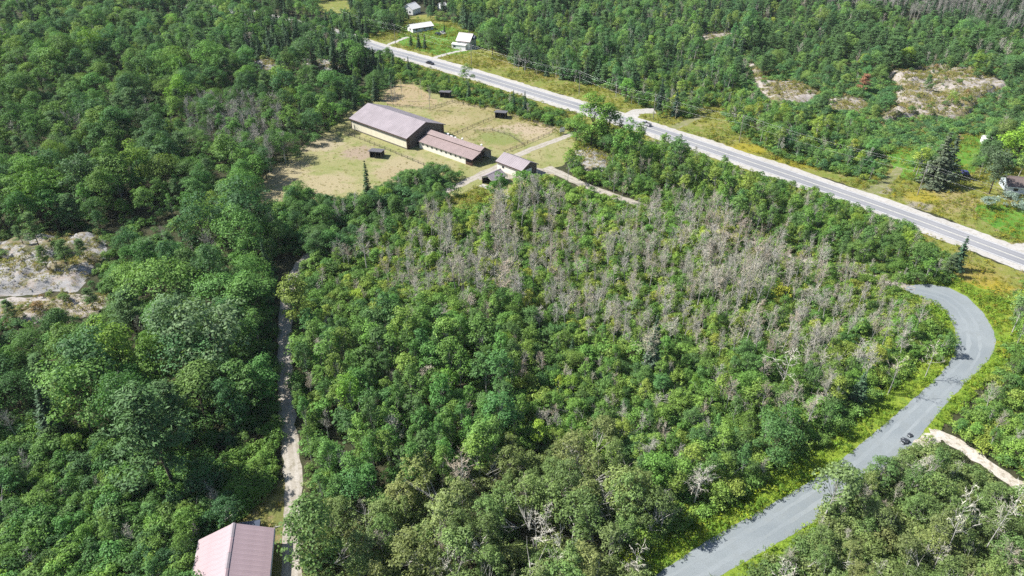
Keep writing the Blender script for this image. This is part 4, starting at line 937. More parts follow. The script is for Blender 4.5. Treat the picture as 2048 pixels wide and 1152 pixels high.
def clear_of_roads(X, Y):
    ok = np.ones(len(X), bool)
    for P, w in ROADS:
        for i in range(0, len(P), 400):
            d = np.min(np.hypot(X[:, None] - P[None, i:i + 400, 0], Y[:, None] - P[None, i:i + 400, 1]), 1); ok &= d > w
    ok &= ~inpoly(X, Y, PATHPOLY)
    for o, rz, L, W in FOOT:
        c, s = math.cos(rz), math.sin(rz); lx = (X - o[0]) * c + (Y - o[1]) * s; ly = -(X - o[0]) * s + (Y - o[1]) * c
        ok &= ~((lx > -1.6) & (lx < L + 1.6) & (ly > -1.6) & (ly < W + 1.6))
    return ok
def npx(X, Y, Z):
    d = Y * _c - (Z - CAM_H) * _s; v = -(Y * _s + (Z - CAM_H) * _c); return 1024 + FPX * X / d, 576 + FPX * v / d, FPX / d
def hits_open(X, Y, H_, R_):
    bad = np.zeros(len(X), bool)
    for zf, dx in ((0.02, 0), (0.97, 0), (0.6, 0.85), (0.6, -0.85), (0.35, 0.8), (0.35, -0.8), (0.5, 0), (0.85, 0.5), (0.85, -0.5)):
        px, py, _ = npx(X + dx * R_, Y, H_ * zf)
        for p in OPEN:
            lo_, hi_ = p.min(0), p.max(0); k = (px > lo_[0]) & (px < hi_[0]) & (py > lo_[1]) & (py < hi_[1]) & ~bad
            if k.any(): bad[k] |= inpoly(px[k], py[k], p)
    return bad

# ---- kinds of wood (first match wins): outline, spacing, mix of (kind, share, height lo, hi), tint palette, phrase
DG = [(0.044, 0.088, 0.028), (0.052, 0.104, 0.03), (0.038, 0.078, 0.032), (0.064, 0.116, 0.03)]
MG = [(0.065, 0.118, 0.026), (0.08, 0.13, 0.028), (0.058, 0.105, 0.03), (0.10, 0.14, 0.03), (0.05, 0.095, 0.032)]
BG = [(0.085, 0.14, 0.03), (0.07, 0.125, 0.03), (0.105, 0.15, 0.032), (0.06, 0.11, 0.032), (0.13, 0.155, 0.03)]
OL = [(0.088, 0.112, 0.04), (0.078, 0.108, 0.036), (0.10, 0.118, 0.046), (0.066, 0.10, 0.034)]
FAR = [(0.066, 0.128, 0.042), (0.08, 0.138, 0.042), (0.055, 0.108, 0.045), (0.098, 0.145, 0.042), (0.046, 0.09, 0.042)]
ZONES = [
 ("pathedge", PATH_IN[1:13] + [(x - 45, y - 72) for x, y in PATH_IN[1:13]][::-1], 2.3, [('shrub', .92, 1.4, 2.8), ('dead_tree', .08, 4, 6)], [(0.085, 0.14, 0.03), (0.105, 0.15, 0.03), (0.07, 0.12, 0.03)], "low bushes along the grey path"),
 ("laneside", [(430, 590), (556, 560), (556, 800), (540, 850), (470, 860), (430, 760)], 4.4, [('leafy_tree', .8, 12, 16), ('aspen_tree', .1, 10, 13), ('shrub', .1, 3, 5)], DG, "tall trees shading the lane"),
 ("sprucebelt", [(500, 30), (690, 35), (748, 70), (748, 105), (620, 112), (560, 120), (490, 90)], 3.6, [('spruce_tree', .55, 8, 14), ('leafy_tree', .35, 8, 12), ('dead_tree', .10, 8, 11)], DG, "spruce belt left of the houses"),
 ("barrenfoot", [(1740, 250), (1960, 240), (1990, 268), (1890, 292), (1880, 302), (1800, 292), (1750, 300)], 3.3, [('shrub', .9, 1.0, 2.6), ('leafy_tree', .1, 4, 6)], FAR, "low bushes below the barrens"),
 ("lanescrub", [(430, 935), (520, 880), (552, 830), (575, 840), (590, 1000), (480, 1030)], 2.3, [('shrub', 1.0, 2.0, 3.6)], [(0.065, 0.118, 0.026), (0.08, 0.13, 0.028)], "scrub beside the lane"),
 ("lowscrub", [(-300, 850), (250, 862), (340, 905), (470, 945), (555, 900), (545, 985), (470, 1040), (395, 1075), (390, 1300), (-300, 1300)], 2.5, [('shrub', .86, 3.6, 6.0), ('birch_tree', .1, 6, 8), ('dead_tree', .04, 5, 7)], DG + MG[:2], "scrub above the garage"),
 ("deadleft", [(370, 195), (560, 210), (575, 310), (500, 335), (380, 275)], 3.6, [('dead_tree', .62, 9, 13), ('leafy_tree', .3, 8, 12), ('aspen_tree', .08, 9, 12)], DG, "grey dead stand above the paddock"),
 ("hedge", [(575, 372), (650, 392), (745, 372), (830, 330), (935, 335), (925, 372), (860, 400), (730, 470), (640, 530), (540, 560), (520, 420)], 3.0, [('leafy_tree', .55, 6, 8.5), ('shrub', .40, 3.5, 5.5), ('dead_tree', .05, 7, 9)], DG, "tree belt below the paddock"),
 ("aspens", [(575, 640), (760, 640), (900, 660), (1030, 720), (1010, 900), (900, 965), (690, 1000), (575, 960)], 2.9, [('aspen_tree', .74, 10, 13.5), ('leafy_tree', .06, 7, 9), ('shrub', .16, 3.5, 5), ('dead_tree', .04, 8, 10)], [(0.052, 0.105, 0.028), (0.062, 0.12, 0.03), (0.045, 0.09, 0.03), (0.08, 0.13, 0.03)], "aspen stand beside the farm lane"),
 ("olive", [(575, 960), (690, 1000), (900, 930), (1010, 880), (1200, 885), (1330, 1000), (1330, 1300), (575, 1300)], 3.4, [('birch_tree', .66, 8.5, 11.5), ('dead_tree', .10, 7, 9.5), ('snag', .05, 8, 10), ('shrub', .12, 3.5, 5), ('aspen_tree', .07, 9, 11)], OL, "olive birches at the lower edge"),
 ("deadwood", [(660, 500), (720, 450), (880, 410), (1000, 400), (1080, 350), (1150, 345), (1400, 420), (1560, 470), (1720, 530), (1810, 590), (1890, 660), (1830, 760), (1700, 760), (1500, 700), (1330, 700), (1150, 660), (1000, 600), (850, 590), (700, 570)], 2.45, [('dead_tree', .47, 8, 12), ('aspen_tree', .13, 5, 8), ('shrub', .34, 2.5, 4.8), ('birch_tree', .09, 4.5, 7)], BG, "dying wood between lane and grey path"),
 ("strip", [(1190, 250), (1400, 310), (1930, 480), (1900, 570), (1800, 565), (1700, 530), (1500, 480), (1240, 400), (1130, 340)], 2.9, [('aspen_tree', .46, 7.5, 12.5), ('leafy_tree', .12, 7, 9), ('shrub', .26, 3, 4.5), ('dead_tree', .16, 6, 9)], MG, "strip between lane and highway"),
 ("corner", [(1500, 1152), (1640, 985), (1700, 905), (1880, 880), (2060, 990), (2400, 1160), (2400, 1400), (1400, 1400)], 3.2, [('birch_tree', .52, 7, 9.5), ('shrub', .22, 3.5, 5), ('snag', .11, 7, 10), ('dead_tree', .09, 6, 8.5), ('leafy_tree', .06, 6, 8)], OL, "birches below the sand track"),
 ("rightbank", [(1890, 800), (2010, 690), (2040, 570), (2400, 600), (2400, 1150), (1990, 930), (1880, 860)], 2.7, [('shrub', .50, 3, 5), ('aspen_tree', .2, 6, 8.5), ('dead_tree', .18, 6, 8.5), ('birch_tree', .12, 6, 8)], BG, "thicket beyond the grey path"),
 ("center", [(540, 560), (660, 480), (1900, 660), (1900, 760), (1700, 900), (1440, 1060), (1330, 1160), (1330, 1000), (1000, 900), (560, 1000)], 2.55, [('shrub', .42, 3.5, 5.5), ('aspen_tree', .22, 6.5, 9), ('birch_tree', .20, 6, 8.5), ('dead_tree', .115, 6.5, 9.5), ('leafy_tree', .03, 7, 9), ('spruce_tree', .015, 7, 10)], MG, "wood inside the bend of grey path"),
 ("southverge", [(740, 110), (860, 140), (1010, 185), (1150, 232), (1160, 262), (1060, 240), (900, 195), (800, 165)], 3.8, [('shrub', .72, 2.5, 4.5), ('spruce_tree', .13, 4, 7), ('aspen_tree', .10, 5, 8), ('dead_tree', .05, 6, 8)], MG, "bushes between paddocks and highway"),
 ("farlane", [(620, 110), (745, 95), (840, 135), (790, 165), (740, 200), (690, 200), (640, 150)], 3.4, [('leafy_tree', .38, 8, 13), ('spruce_tree', .45, 8, 14), ('shrub', .12, 3, 5), ('dead_tree', .05, 8, 10)], DG, "trees above the long barn roof"),
 ("fardark", [(1560, -200), (1640, 0), (1850, 35), (2000, 62), (2100, 60), (2700, 80), (2700, -200)], 4.4, [('spruce_tree', .40, 10, 15), ('dead_tree', .55, 9, 14), ('pine_tree', .05, 11, 15)], DG, "dark spruce edge along the top"),
 ("rockedge", [(1450, 100), (1560, 90), (1680, 120), (1800, 130), (2048, 120), (2300, 150), (2300, 240), (2020, 250), (1940, 262), (1760, 255), (1600, 215), (1480, 190)], 4.2, [('pine_tree', .36, 6, 10), ('leafy_tree', .34, 6, 9), ('shrub', .24, 2.5, 4), ('dead_tree', .06, 5, 8)], FAR, "trees around the rocky barrens"),
 ("roadwood", [(1250, 200), (1300, 130), (1480, 180), (1700, 240), (1880, 240), (1960, 280), (1900, 330), (1800, 330), (1740, 370), (1560, 320), (1440, 260)], 3.3, [('aspen_tree', .38, 6, 10.5), ('leafy_tree', .22, 5, 9), ('shrub', .26, 2.5, 5), ('pine_tree', .05, 6, 10), ('dead_tree', .09, 6, 9)], FAR + BG, "young wood above the highway"),
 ("northmid", [(960, -120), (1560, -120), (1500, 100), (1450, 180), (1280, 190), (1160, 165), (1010, 120)], 3.8, [('aspen_tree', .40, 8, 15), ('leafy_tree', .22, 6, 12), ('spruce_tree', .24, 6, 14), ('pine_tree', .09, 9, 15), ('dead_tree', .05, 8, 11)], FAR, "poplar wood beyond the houses"),
 ("northright", [(1480, -200), (2700, -200), (2700, 330), (1950, 330), (1900, 250), (1450, 180)], 4.1, [('leafy_tree', .40, 5, 12), ('aspen_tree', .18, 7, 11), ('pine_tree', .25, 8, 14), ('spruce_tree', .10, 6, 13), ('dead_tree', .07, 8, 11)], FAR, "wooded hill beyond the barrens"),
 ("housewood", [(640, -120), (960, -120), (1000, 100), (740, 90), (640, 60)], 4.2, [('spruce_tree', .40, 9, 14), ('leafy_tree', .36, 8, 12), ('aspen_tree', .16, 9, 12), ('shrub', .08, 3, 5)], FAR, "trees around the far houses"),
 ("farleft", [(-900, -200), (660, -200), (640, 110), (520, 130), (300, 100), (-900, 60)], 4.8, [('leafy_tree', .66, 7.5, 14.5), ('aspen_tree', .10, 8, 13), ('pine_tree', .09, 10, 16), ('spruce_tree', .10, 7, 13), ('dead_tree', .05, 9, 12)], FAR, "far woods at the top"),
 ("left", [(-900, 50), (700, 50), (700, 260), (560, 350), (520, 420), (570, 560), (570, 960), (480, 950), (-900, 900)], 5.1, [('leafy_tree', .66, 7.5, 17), ('aspen_tree', .10, 8, 13), ('pine_tree', .06, 10, 15), ('spruce_tree', .05, 8, 13), ('dead_tree', .05, 8, 12), ('shrub', .08, 3, 5)], DG + DG + MG[:3], "dense woods west of the lane"),
]
ZN = [np.array(z[1], float) for z in ZONES]

def pick(pal, r):
    c = np.array(pal[r.integers(len(pal))]); c = c * r.uniform(0.8, 1.22); c[0] *= r.uniform(0.88, 1.16)
    if r.uniform() < 0.03: c = c * np.array([1.35, 1.22, 0.8])
    if c[0] > 0.98 * c[1]: c[0] = 0.98 * c[1]
    return c
DEADC = [(0.37, 0.35, 0.315), (0.34, 0.33, 0.315), (0.38, 0.34, 0.295), (0.41, 0.395, 0.36), (0.35, 0.295, 0.25), (0.31, 0.30, 0.245)]
GREYC = [(0.26, 0.25, 0.245), (0.30, 0.285, 0.27), (0.22, 0.215, 0.21)]
def tint_for(kind, zone, r):
    if kind in ('dead_tree',):
        pal = GREYC if ZONES[zone][0] in ("left", "deadleft", "farleft", "fardark") else DEADC
        return np.array(pal[r.integers(len(pal))]) * r.uniform(0.85, 1.15)
    if kind == 'snag': return np.array((0.50, 0.48, 0.44)) * r.uniform(0.85, 1.1)
    if kind == 'spruce_tree': return np.array((0.032, 0.06, 0.032)) * r.uniform(0.8, 1.35)
    if kind == 'pine_tree': return np.array((0.05, 0.092, 0.036)) * r.uniform(0.8, 1.25)
    return pick(ZONES[zone][4], r)

# candidates thrown at random, kept where they stand clear of each other
PLANTS = []       # kind, proto, x, y, z, scale, squeeze, rot, tint, zone, height, radius
def throw():
    r = np.random.default_rng(11); n = 120000
    Y = 58 + (760 - 58) * r.uniform(size=n) ** 1.35
    X = (r.uniform(-1, 1, n)) * (Y * 0.80 + 72)
    pxm, pym, _ = npx(X, Y, np.full(n, 5.0))
    zone = np.full(n, -1)
    for i, p in enumerate(ZN):
        k = zone < 0; zone[k] = np.where(inpoly(pxm[k], pym[k], p), i, -1)
    keep = (zone >= 0) & (pxm > -220) & (pxm < 2270) & (pym < 1330)
    X, Y, zone = X[keep], Y[keep], zone[keep]
    ok = clear_of_roads(X, Y); X, Y, zone = X[ok], Y[ok], zone[ok]
    zl = [i for i, q in enumerate(ZONES) if q[0] in ('left', 'farleft', 'northmid', 'northright', 'roadwood', 'aspens', 'olive')]; zr = [i for i, q in enumerate(ZONES) if q[0] == 'rockedge']; gn = npnoise(X, Y, 0.16, 43)
    gap = (np.isin(zone, zl) & (gn > np.where(X < -40, 0.42, 0.52))) | (np.isin(zone, zr) & (gn > 0.1)); X, Y, zone = X[~gap], Y[~gap], zone[~gap]
    grid = {}; cell = 5.0; out = []
    STAND = npnoise(X, Y, 0.085, 41); CLUMP = npnoise(X, Y, 0.07, 59); far_z = [i for i, q in enumerate(ZONES) if q[0] in ('northmid', 'northright', 'farleft', 'housewood', 'roadwood')]
    kinds = []; Hs = []; Rs = []; P = []; SQ = []
    for x, y, z in zip(X, Y, zone):
        mixl = ZONES[z][3]; u = r.uniform() * sum(m[1] for m in mixl)
        for m in mixl:
            u -= m[1]
            if u <= 0: break
        kd = m[0]; h = r.uniform(m[2], m[3])
        if z in far_z and CLUMP[len(Hs)] > 0.75 and kd in ('leafy_tree', 'aspen_tree') and r.uniform() < 0.8: kd = 'spruce_tree' if r.uniform() < 0.7 else 'pine_tree'; h = r.uniform(9, 15)
        pi = int(r.integers(len(PROTO[kd]))); sc = h / PROTO[kd][pi][3]; sq = r.uniform(0.7, 1.35)
        stand = STAND[len(Hs)]; h *= float(np.clip(1 + 0.32 * stand, 0.55, 1.45)) if kd != 'shrub' else 1.0; sc = h / PROTO[kd][pi][3]
        kinds.append(kd); Hs.append(h); P.append(pi); SQ.append(sq); Rs.append(PROTO[kd][pi][4] * sc * sq)
    Hs = np.array(Hs); Rs = np.array(Rs)
    bad = hits_open(X, Y, Hs, Rs)
    sh_h = r.uniform(1.6, 3.0, len(X)); sh_r = 2.2 * sh_h / 4.5
    bad2 = hits_open(X, Y, sh_h, sh_r)
    for i in range(len(X)):
        kd, h, rad, pi, sq = kinds[i], Hs[i], Rs[i], P[i], SQ[i]
        if bad[i]:
            if bad2[i] or r.uniform() < 0.3: continue
            kd, h, rad, pi, sq = 'shrub', sh_h[i], sh_r[i], int(r.integers(8)), 1.0
        sp = ZONES[zone[i]][2] * (0.8 if kd in ('shrub', 'dead_tree') else 1.0) * r.uniform(0.8, 1.15)
        if kd == 'shrub' and h < 3: sp = 1.9
        gx, gy = int(X[i] // cell), int(Y[i] // cell); free = True
        for a in (-1, 0, 1):
            for b in (-1, 0, 1):
                for (x2, y2, s2) in grid.get((gx + a, gy + b), ()):
                    if (x2 - X[i]) ** 2 + (y2 - Y[i]) ** 2 < (0.5 * (sp + s2)) ** 2: free = False; break
                if not free: break
            if not free: break
        if not free: continue
        grid.setdefault((gx, gy), []).append((X[i], Y[i], sp))
        PLANTS.append([kd, pi, X[i], Y[i], rock_z(X[i], Y[i]) * 0.9, h / PROTO[kd][pi][3], sq, r.uniform(0, 6.28), tint_for(kd, zone[i], r), int(zone[i]), h, rad])
throw()
def rock_bushes():
    r = np.random.default_rng(31); zi = [z[0] for z in ZONES].index("rockedge")
    for poly, X, Y, Z in ROCKS:
        xs = [p[0] for p in poly]; ys = [p[1] for p in poly]; area = (max(xs) - min(xs)) * (max(ys) - min(ys)); n = int(area / 11)
        x = r.uniform(min(xs), max(xs), n); y = r.uniform(min(ys), max(ys), n); k = inpoly(x, y, poly) & (npnoise(x, y, 0.2, 5) > 0.12)
        for a, b in zip(x[k], y[k]):
            pi = int(r.integers(8)); h = r.uniform(0.7, 2.0) if r.uniform() < 0.8 else r.uniform(2.0, 3.6); pal = [(0.07, 0.11, 0.035), (0.10, 0.12, 0.04), (0.12, 0.115, 0.05), (0.055, 0.09, 0.035), (0.16, 0.10, 0.05)]
            PLANTS.append(['shrub', pi, a, b, rock_z(a, b) * 0.95, h / 4.5, r.uniform(0.9, 1.4), r.uniform(0, 6.28), np.array(pal[r.choice(5, p=[.3, .25, .2, .2, .05])]), zi, h, 2.2 * h / 4.5])
rock_bushes()

# ---- single trees the photograph shows, placed one by one
SINGLES = []
def single(kind, base, top_y=None, h=None, sq=1.0, tint=None, label="", pi=0, name=None, cat=None):
    p = G(*base); z = rock_z(p.x, p.y)
    if h is None: h = HT(base, top_y)
    pr = PROTO[kind][pi]; rad = pr[4] * h / pr[3] * sq
    global PLANTS
    PLANTS = [q for q in PLANTS if (q[2] - p.x) ** 2 + (q[3] - p.y) ** 2 > (rad * 0.75) ** 2]
    SINGLES.append((kind, pi, p.x, p.y, z, h / pr[3], sq, random.uniform(0, 6.28), tint, label, name or kind, cat))
GR = (0.07, 0.125, 0.03)
single('leafy_tree', (1182, 296), 185, sq=1.05, tint=(0.085, 0.145, 0.028), label="tallest poplar, bright green, between whaleback rock and highway", pi=2, name="poplar_tree")
single('leafy_tree', (1212, 290), 203, sq=1.0, tint=(0.07, 0.125, 0.03), label="second tall poplar close beside the tallest one", pi=6, name="poplar_tree")
single('leafy_tree', (1152, 292), 228, sq=1.1, tint=(0.08, 0.14, 0.03), label="lower poplar on the driveway side of the tallest one", pi=4, name="poplar_tree")
single('leafy_tree', (1252, 345), 236, sq=0.8, tint=(0.066, 0.13, 0.03), label="bushy poplar above the pale whaleback rock", pi=2, name="poplar_tree")
single('spruce_tree', (672, 112), 48, sq=1.1, tint=(0.028, 0.052, 0.032), label="spruce farthest from the highway in the dark belt", pi=0)
single('spruce_tree', (694, 120), 55, sq=1.1, tint=(0.028, 0.052, 0.032), label="tall dark spruce in the belt hiding the highway end", pi=1)
single('spruce_tree', (712, 124), 62, sq=1.1, tint=(0.028, 0.052, 0.032), label="dark spruce second from the highway in the belt", pi=2)
single('spruce_tree', (728, 130), 74, sq=1.1, tint=(0.028, 0.052, 0.032), label="dark spruce beside the highway bend", pi=3)
single('spruce_tree', (748, 140), 92, sq=1.1, tint=(0.028, 0.052, 0.032), label="short dark spruce right by the highway shoulder", pi=4)
single('pine_tree', (52, 500), 462, sq=1.1, tint=(0.055, 0.098, 0.034), label="small pine at the upper edge of grey outcrop", pi=0)
single('pine_tree', (172, 528), 488, sq=1.1, tint=(0.055, 0.098, 0.034), label="pine at the wood side of the grey outcrop", pi=1)
single('pine_tree', (190, 622), 575, sq=1.1, tint=(0.055, 0.098, 0.034), label="pine beside the small tan slab", pi=2)
single('pine_tree', (30, 640), 600, sq=1.1, tint=(0.055, 0.098, 0.034), label="pine low on the dry shelf at picture edge", pi=3)
single('leafy_tree', (1168, 299), h=10.5, sq=1.15, tint=(0.075, 0.135, 0.03), label="leafy understorey tree at the foot of tallest poplar", pi=4)
single('leafy_tree', (1202, 297), h=12, sq=1.1, tint=(0.065, 0.12, 0.03), label="leafy understorey tree between the tall poplars", pi=6)
single('spruce_tree', (738, 402), 318, sq=0.72, tint=(0.035, 0.062, 0.03), label="slender pointed spruce rising from the tree belt below the paddock", pi=1)
single('spruce_tree', (1319, 222), 150, sq=0.8, tint=(0.018, 0.035, 0.025), label="taller narrow spruce of the pair beside the highway", pi=2)
single('spruce_tree', (1349, 234), 178, sq=1.15, tint=(0.022, 0.045, 0.03), label="broader shorter spruce of the pair beside the highway", pi=3)
single('spruce_tree', (1866, 372), 262, sq=1.6, tint=(0.055, 0.07, 0.045), label="big dense grey green conifer on the roadside lawn", pi=0)
single('spruce_tree', (1887, 355), 268, sq=1.5, tint=(0.042, 0.06, 0.04), label="conifer grown together with the big dense one on its far side", pi=4)
single('spruce_tree', (1912, 540), 470, sq=1.05, tint=(0.03, 0.062, 0.035), label="dark green spruce between highway and head of grey path", pi=2)
single('pine_tree', (1893, 552), 508, sq=1.1, tint=(0.06, 0.085, 0.045), label="low grey green pine at the foot of roadside spruce", pi=1)
single('leafy_tree', (2030, 330), 245, sq=1.5, tint=(0.12, 0.19, 0.025), label="bright yellow green maple behind the roadside house", pi=2)
single('leafy_tree', (1978, 388), 300, sq=1.0, tint=(0.06, 0.082, 0.05), label="loose grey green willow before the roadside house", pi=9, name="willow_tree")
single('leafy_tree', (1968, 345), 290, sq=1.0, tint=(0.058, 0.082, 0.048), label="grey green willow above the parked blue car", pi=5, name="willow_tree")
single('shrub', (1975, 416), h=4.6, sq=1.15, tint=(0.13, 0.16, 0.155), label="silvery round shrub on the lawn, closer to highway", pi=1, name="silver_shrub")
single('shrub', (2012, 415), h=5.4, sq=1.2, tint=(0.135, 0.165, 0.16), label="larger silvery shrub beside the roadside house", pi=4, name="silver_shrub")
single('shrub', (2035, 424), h=3.8, sq=1.1, tint=(0.125, 0.155, 0.15), label="silvery shrub at the picture edge by roadside house", pi=6, name="silver_shrub")
single('spruce_tree', (838, 96), 62, sq=1.0, tint=(0.025, 0.045, 0.03), label="dark spruce on the lawn before long white bungalow", pi=1)
single('spruce_tree', (822, 92), 66, sq=1.1, tint=(0.035, 0.06, 0.03), label="greener spruce beside dark one before the bungalow", pi=2)
single('spruce_tree', (850, 98), 66, sq=0.9, tint=(0.028, 0.05, 0.032), label="spruce on the road side of the bungalow trio", pi=3)
single('spruce_tree', (889, 66), 44, sq=0.8, tint=(0.03, 0.06, 0.03), label="small lone spruce on the lawn behind parked cars", pi=4)
single('leafy_tree', (985, 112), 58, sq=1.25, tint=(0.04, 0.07, 0.028), label="dark rounded tree beside the two storey house", pi=1)
single('leafy_tree', (962, 84), 52, sq=0.9, tint=(0.055, 0.09, 0.03), label="leafy tree behind the two storey house", pi=5)
single('birch_tree', (943, 186), 128, sq=0.85, tint=(0.075, 0.12, 0.035), label="lone birch standing above highway shoulder near black car", pi=2)
single('spruce_tree', (818, 150), 112, sq=1.0, tint=(0.03, 0.055, 0.035), label="spruce at the highway shoulder behind black car", pi=0)
single('spruce_tree', (1027, 222), 178, sq=0.8, tint=(0.028, 0.055, 0.035), label="pointed spruce near dry paddock, nearer the shelter", pi=3)
single('spruce_tree', (1050, 226), 180, sq=0.8, tint=(0.028, 0.055, 0.035), label="pointed spruce near dry paddock, nearer the driveway", pi=4)
single('dead_tree', (860, 220), 170, sq=0.9, tint=(0.30, 0.29, 0.25), label="bare grey tree with brush at its foot behind the barn", pi=2)
for k, (bx, by, ty) in enumerate([(785, 212, 165), (792, 210, 168), (806, 202, 160), (843, 196, 158)]):
    single('dead_tree', (bx, by), ty, sq=0.55, tint=(0.28, 0.26, 0.22), label=["thin bare tree just behind the long barn roof", "thin bare tree paired with another behind the barn", "thin bare tree on bare tan ground behind barn", "thin bare tree beside the brush behind the barn"][k], pi=k)
single('pine_tree', (350, 975), 775, sq=1.15, tint=(0.04, 0.078, 0.028), label="large dark pine standing above the low scrub", pi=0)
single('leafy_tree', (455, 760), 590, sq=1.1, tint=(0.072, 0.105, 0.055), label="grey green rounded tree above the shaded lane", pi=3)
single('leafy_tree', (375, 740), 590, sq=1.0, tint=(0.068, 0.105, 0.055), label="grey green rounded tree just west of its twin above the lane", pi=4)
single('leafy_tree', (603, 660), 545, sq=0.9, tint=(0.10, 0.125, 0.03), label="golden green tree at the top of the shaded lane", pi=6)
single('leafy_tree', (598, 420), 365, sq=0.95, tint=(0.065, 0.12, 0.025), label="rounded green tree at the lower corner of the paddock", pi=7)
single('leafy_tree', (1000, 410), 345, sq=1.1, tint=(0.05, 0.11, 0.022), label="dark green tree beside the small open shed", pi=2)
single('leafy_tree', (1050, 408), 338, sq=1.15, tint=(0.06, 0.125, 0.025), label="lush green tree in front of the workshop gable", pi=5)
single('pine_tree', (88, 515), 442, sq=1.0, tint=(0.06, 0.105, 0.034), label="upright pine on the grey outcrop", pi=2)
single('pine_tree', (140, 545), 490, sq=1.15, tint=(0.058, 0.10, 0.032), label="flat topped pine on the grey outcrop edge", pi=3)
single('pine_tree', (100, 548), 500, sq=1.0, tint=(0.065, 0.105, 0.032), label="low pine between the two others on the outcrop", pi=4)
single('pine_tree', (1722, 188), 147, sq=1.35, tint=(0.17, 0.085, 0.055), label="rust brown dead pine at the edge of rocky barrens", pi=1)
single('leafy_tree', (1897, 222), 192, sq=1.0, tint=(0.12, 0.17, 0.03), label="small bright green tree alone on the rocky barren", pi=1)
single('leafy_tree', (1945, 158), 112, sq=1.1, tint=(0.11, 0.155, 0.03), label="bright green tree at the upper edge of rocky barren", pi=4)
single('leafy_tree', (1808, 145), 98, sq=1.0, tint=(0.13, 0.18, 0.03), label="yellow green tree above the rocky barren", pi=6)
single('pine_tree', (1850, 192), 160, sq=1.1, tint=(0.05, 0.10, 0.035), label="dark low pine in the middle of rocky barren", pi=0)
single('shrub', (1985, 425 - 200), h=3.5, sq=1.2, tint=(0.06, 0.10, 0.04), label="round dark bush on the slope below the barren", pi=2)
single('snag', (1848, 760), 690, sq=1.0, tint=(0.46, 0.43, 0.38), label="leaning bare grey tree at the inner edge of grey path", pi=1, name="dead_tree", cat="tree")
single('snag', (1775, 790), 712, sq=0.9, tint=(0.45, 0.41, 0.35), label="bare brown grey tree beside path with pale straight trunk", pi=2, name="dead_tree", cat="tree")
single('snag', (1555, 800), 705, sq=1.1, tint=(0.50, 0.48, 0.45), label="silvery wide spreading bare tree inside the path bend", pi=3, name="dead_tree", cat="tree")
single('dead_tree', (1285, 745), 640, sq=1.05, tint=(0.42, 0.40, 0.31), label="pale grey lichen covered conifer in the middle of the wood", pi=1)
single('spruce_tree', (1300, 745), 625, sq=0.8, tint=(0.045, 0.07, 0.045), label="dark spruce beside a lichen covered tree mid wood", pi=0)
single('dead_tree', (925, 1000), 905, sq=1.45, tint=(0.36, 0.31, 0.26), label="wide feathery bare tree between aspens and olive birches", pi=0)
single('snag', (1120, 1160), 1065, sq=0.7, tint=(0.55, 0.53, 0.50), label="white barkless snag with stubby arms at lower edge", pi=0, name="dead_tree", cat="tree")
single('snag', (1885, 1125), 985, sq=0.6, tint=(0.62, 0.60, 0.56), label="white fallen-looking snag with long arms below the sand track", pi=4, name="dead_tree", cat="tree")
single('snag', (1965, 1110), 970, sq=0.55, tint=(0.58, 0.56, 0.52), label="slim white snag near lower corner", pi=2, name="dead_tree", cat="tree")
single('snag', (1810, 1000), 920, sq=0.6, tint=(0.55, 0.53, 0.48), label="pale crooked snag amid green bushes below the boulders", pi=3, name="dead_tree", cat="tree")
single('aspen_tree', (2022, 670), 590, sq=1.2, tint=(0.08, 0.125, 0.045), label="pale trunked aspen on the outer side of path bend", pi=4)
single('aspen_tree', (1645, 1040), 925, sq=1.25, tint=(0.09, 0.12, 0.05), label="grey green aspen leaning over the lower grey path", pi=6)
single('leafy_tree', (640, 1165), 1015, sq=0.9, tint=(0.062, 0.098, 0.032), label="full green tree beside the garage across the lane", pi=0)
single('dead_tree', (735, 545), 450, sq=1.1, tint=(0.34, 0.31, 0.28), label="grey bare tree at the west tip of the dying wood", pi=3)
# ------------------------------------------------------------------ make the individuals
ONES = ["zero", "one", "two", "three", "four", "five", "six", "seven", "eight", "nine", "ten", "eleven", "twelve", "thirteen", "fourteen", "fifteen", "sixteen", "seventeen", "eighteen", "nineteen"]
TENS = ["", "", "twenty", "thirty", "forty", "fifty", "sixty", "seventy", "eighty", "ninety"]
def words(n):
    n = int(max(0, min(99, n))); return ONES[n] if n < 20 else TENS[n // 10] + ("-" + ONES[n % 10] if n % 10 else "")
def colour_word(kind, t):
    r_, g_, b_ = t
    if kind in ('dead_tree', 'snag'): return "grey" if r_ - b_ < 0.05 else ("brownish" if g_ / r_ < 0.84 else "pale")
    v = g_
    if r_ / g_ > 1.08: return "golden"
    if r_ / g_ > 0.88: return "olive" if g_ < 0.13 else "yellow-green"
    return "dark" if v < 0.085 else ("green" if v < 0.12 else "bright")
KW = {'leafy_tree': "leafy tree", 'aspen_tree': "slim aspen", 'birch_tree': "bushy birch", 'shrub': "shrub", 'spruce_tree': "spruce", 'pine_tree': "pine", 'dead_tree': "bare tree", 'snag': "white snag"}
ZP = {"pathedge": "path edge weeds", "laneside": "lane side wood", "sprucebelt": "spruce belt", "barrenfoot": "barren foot", "lanescrub": "scrub by lane", "lowscrub": "scrub above garage", "deadleft": "grey dead stand", "hedge": "belt below paddock", "aspens": "aspen stand", "olive": "olive birch wood", "deadwood": "dying wood", "strip": "highway strip", "corner": "lower corner wood", "rightbank": "bank past path", "center": "middle wood", "southverge": "highway bushes", "farlane": "trees above barn", "fardark": "dark far edge", "rockedge": "rocky barrens", "roadwood": "roadside wood", "northmid": "poplar wood", "northright": "far hill", "housewood": "house trees", "farleft": "far woods", "left": "west woods"}
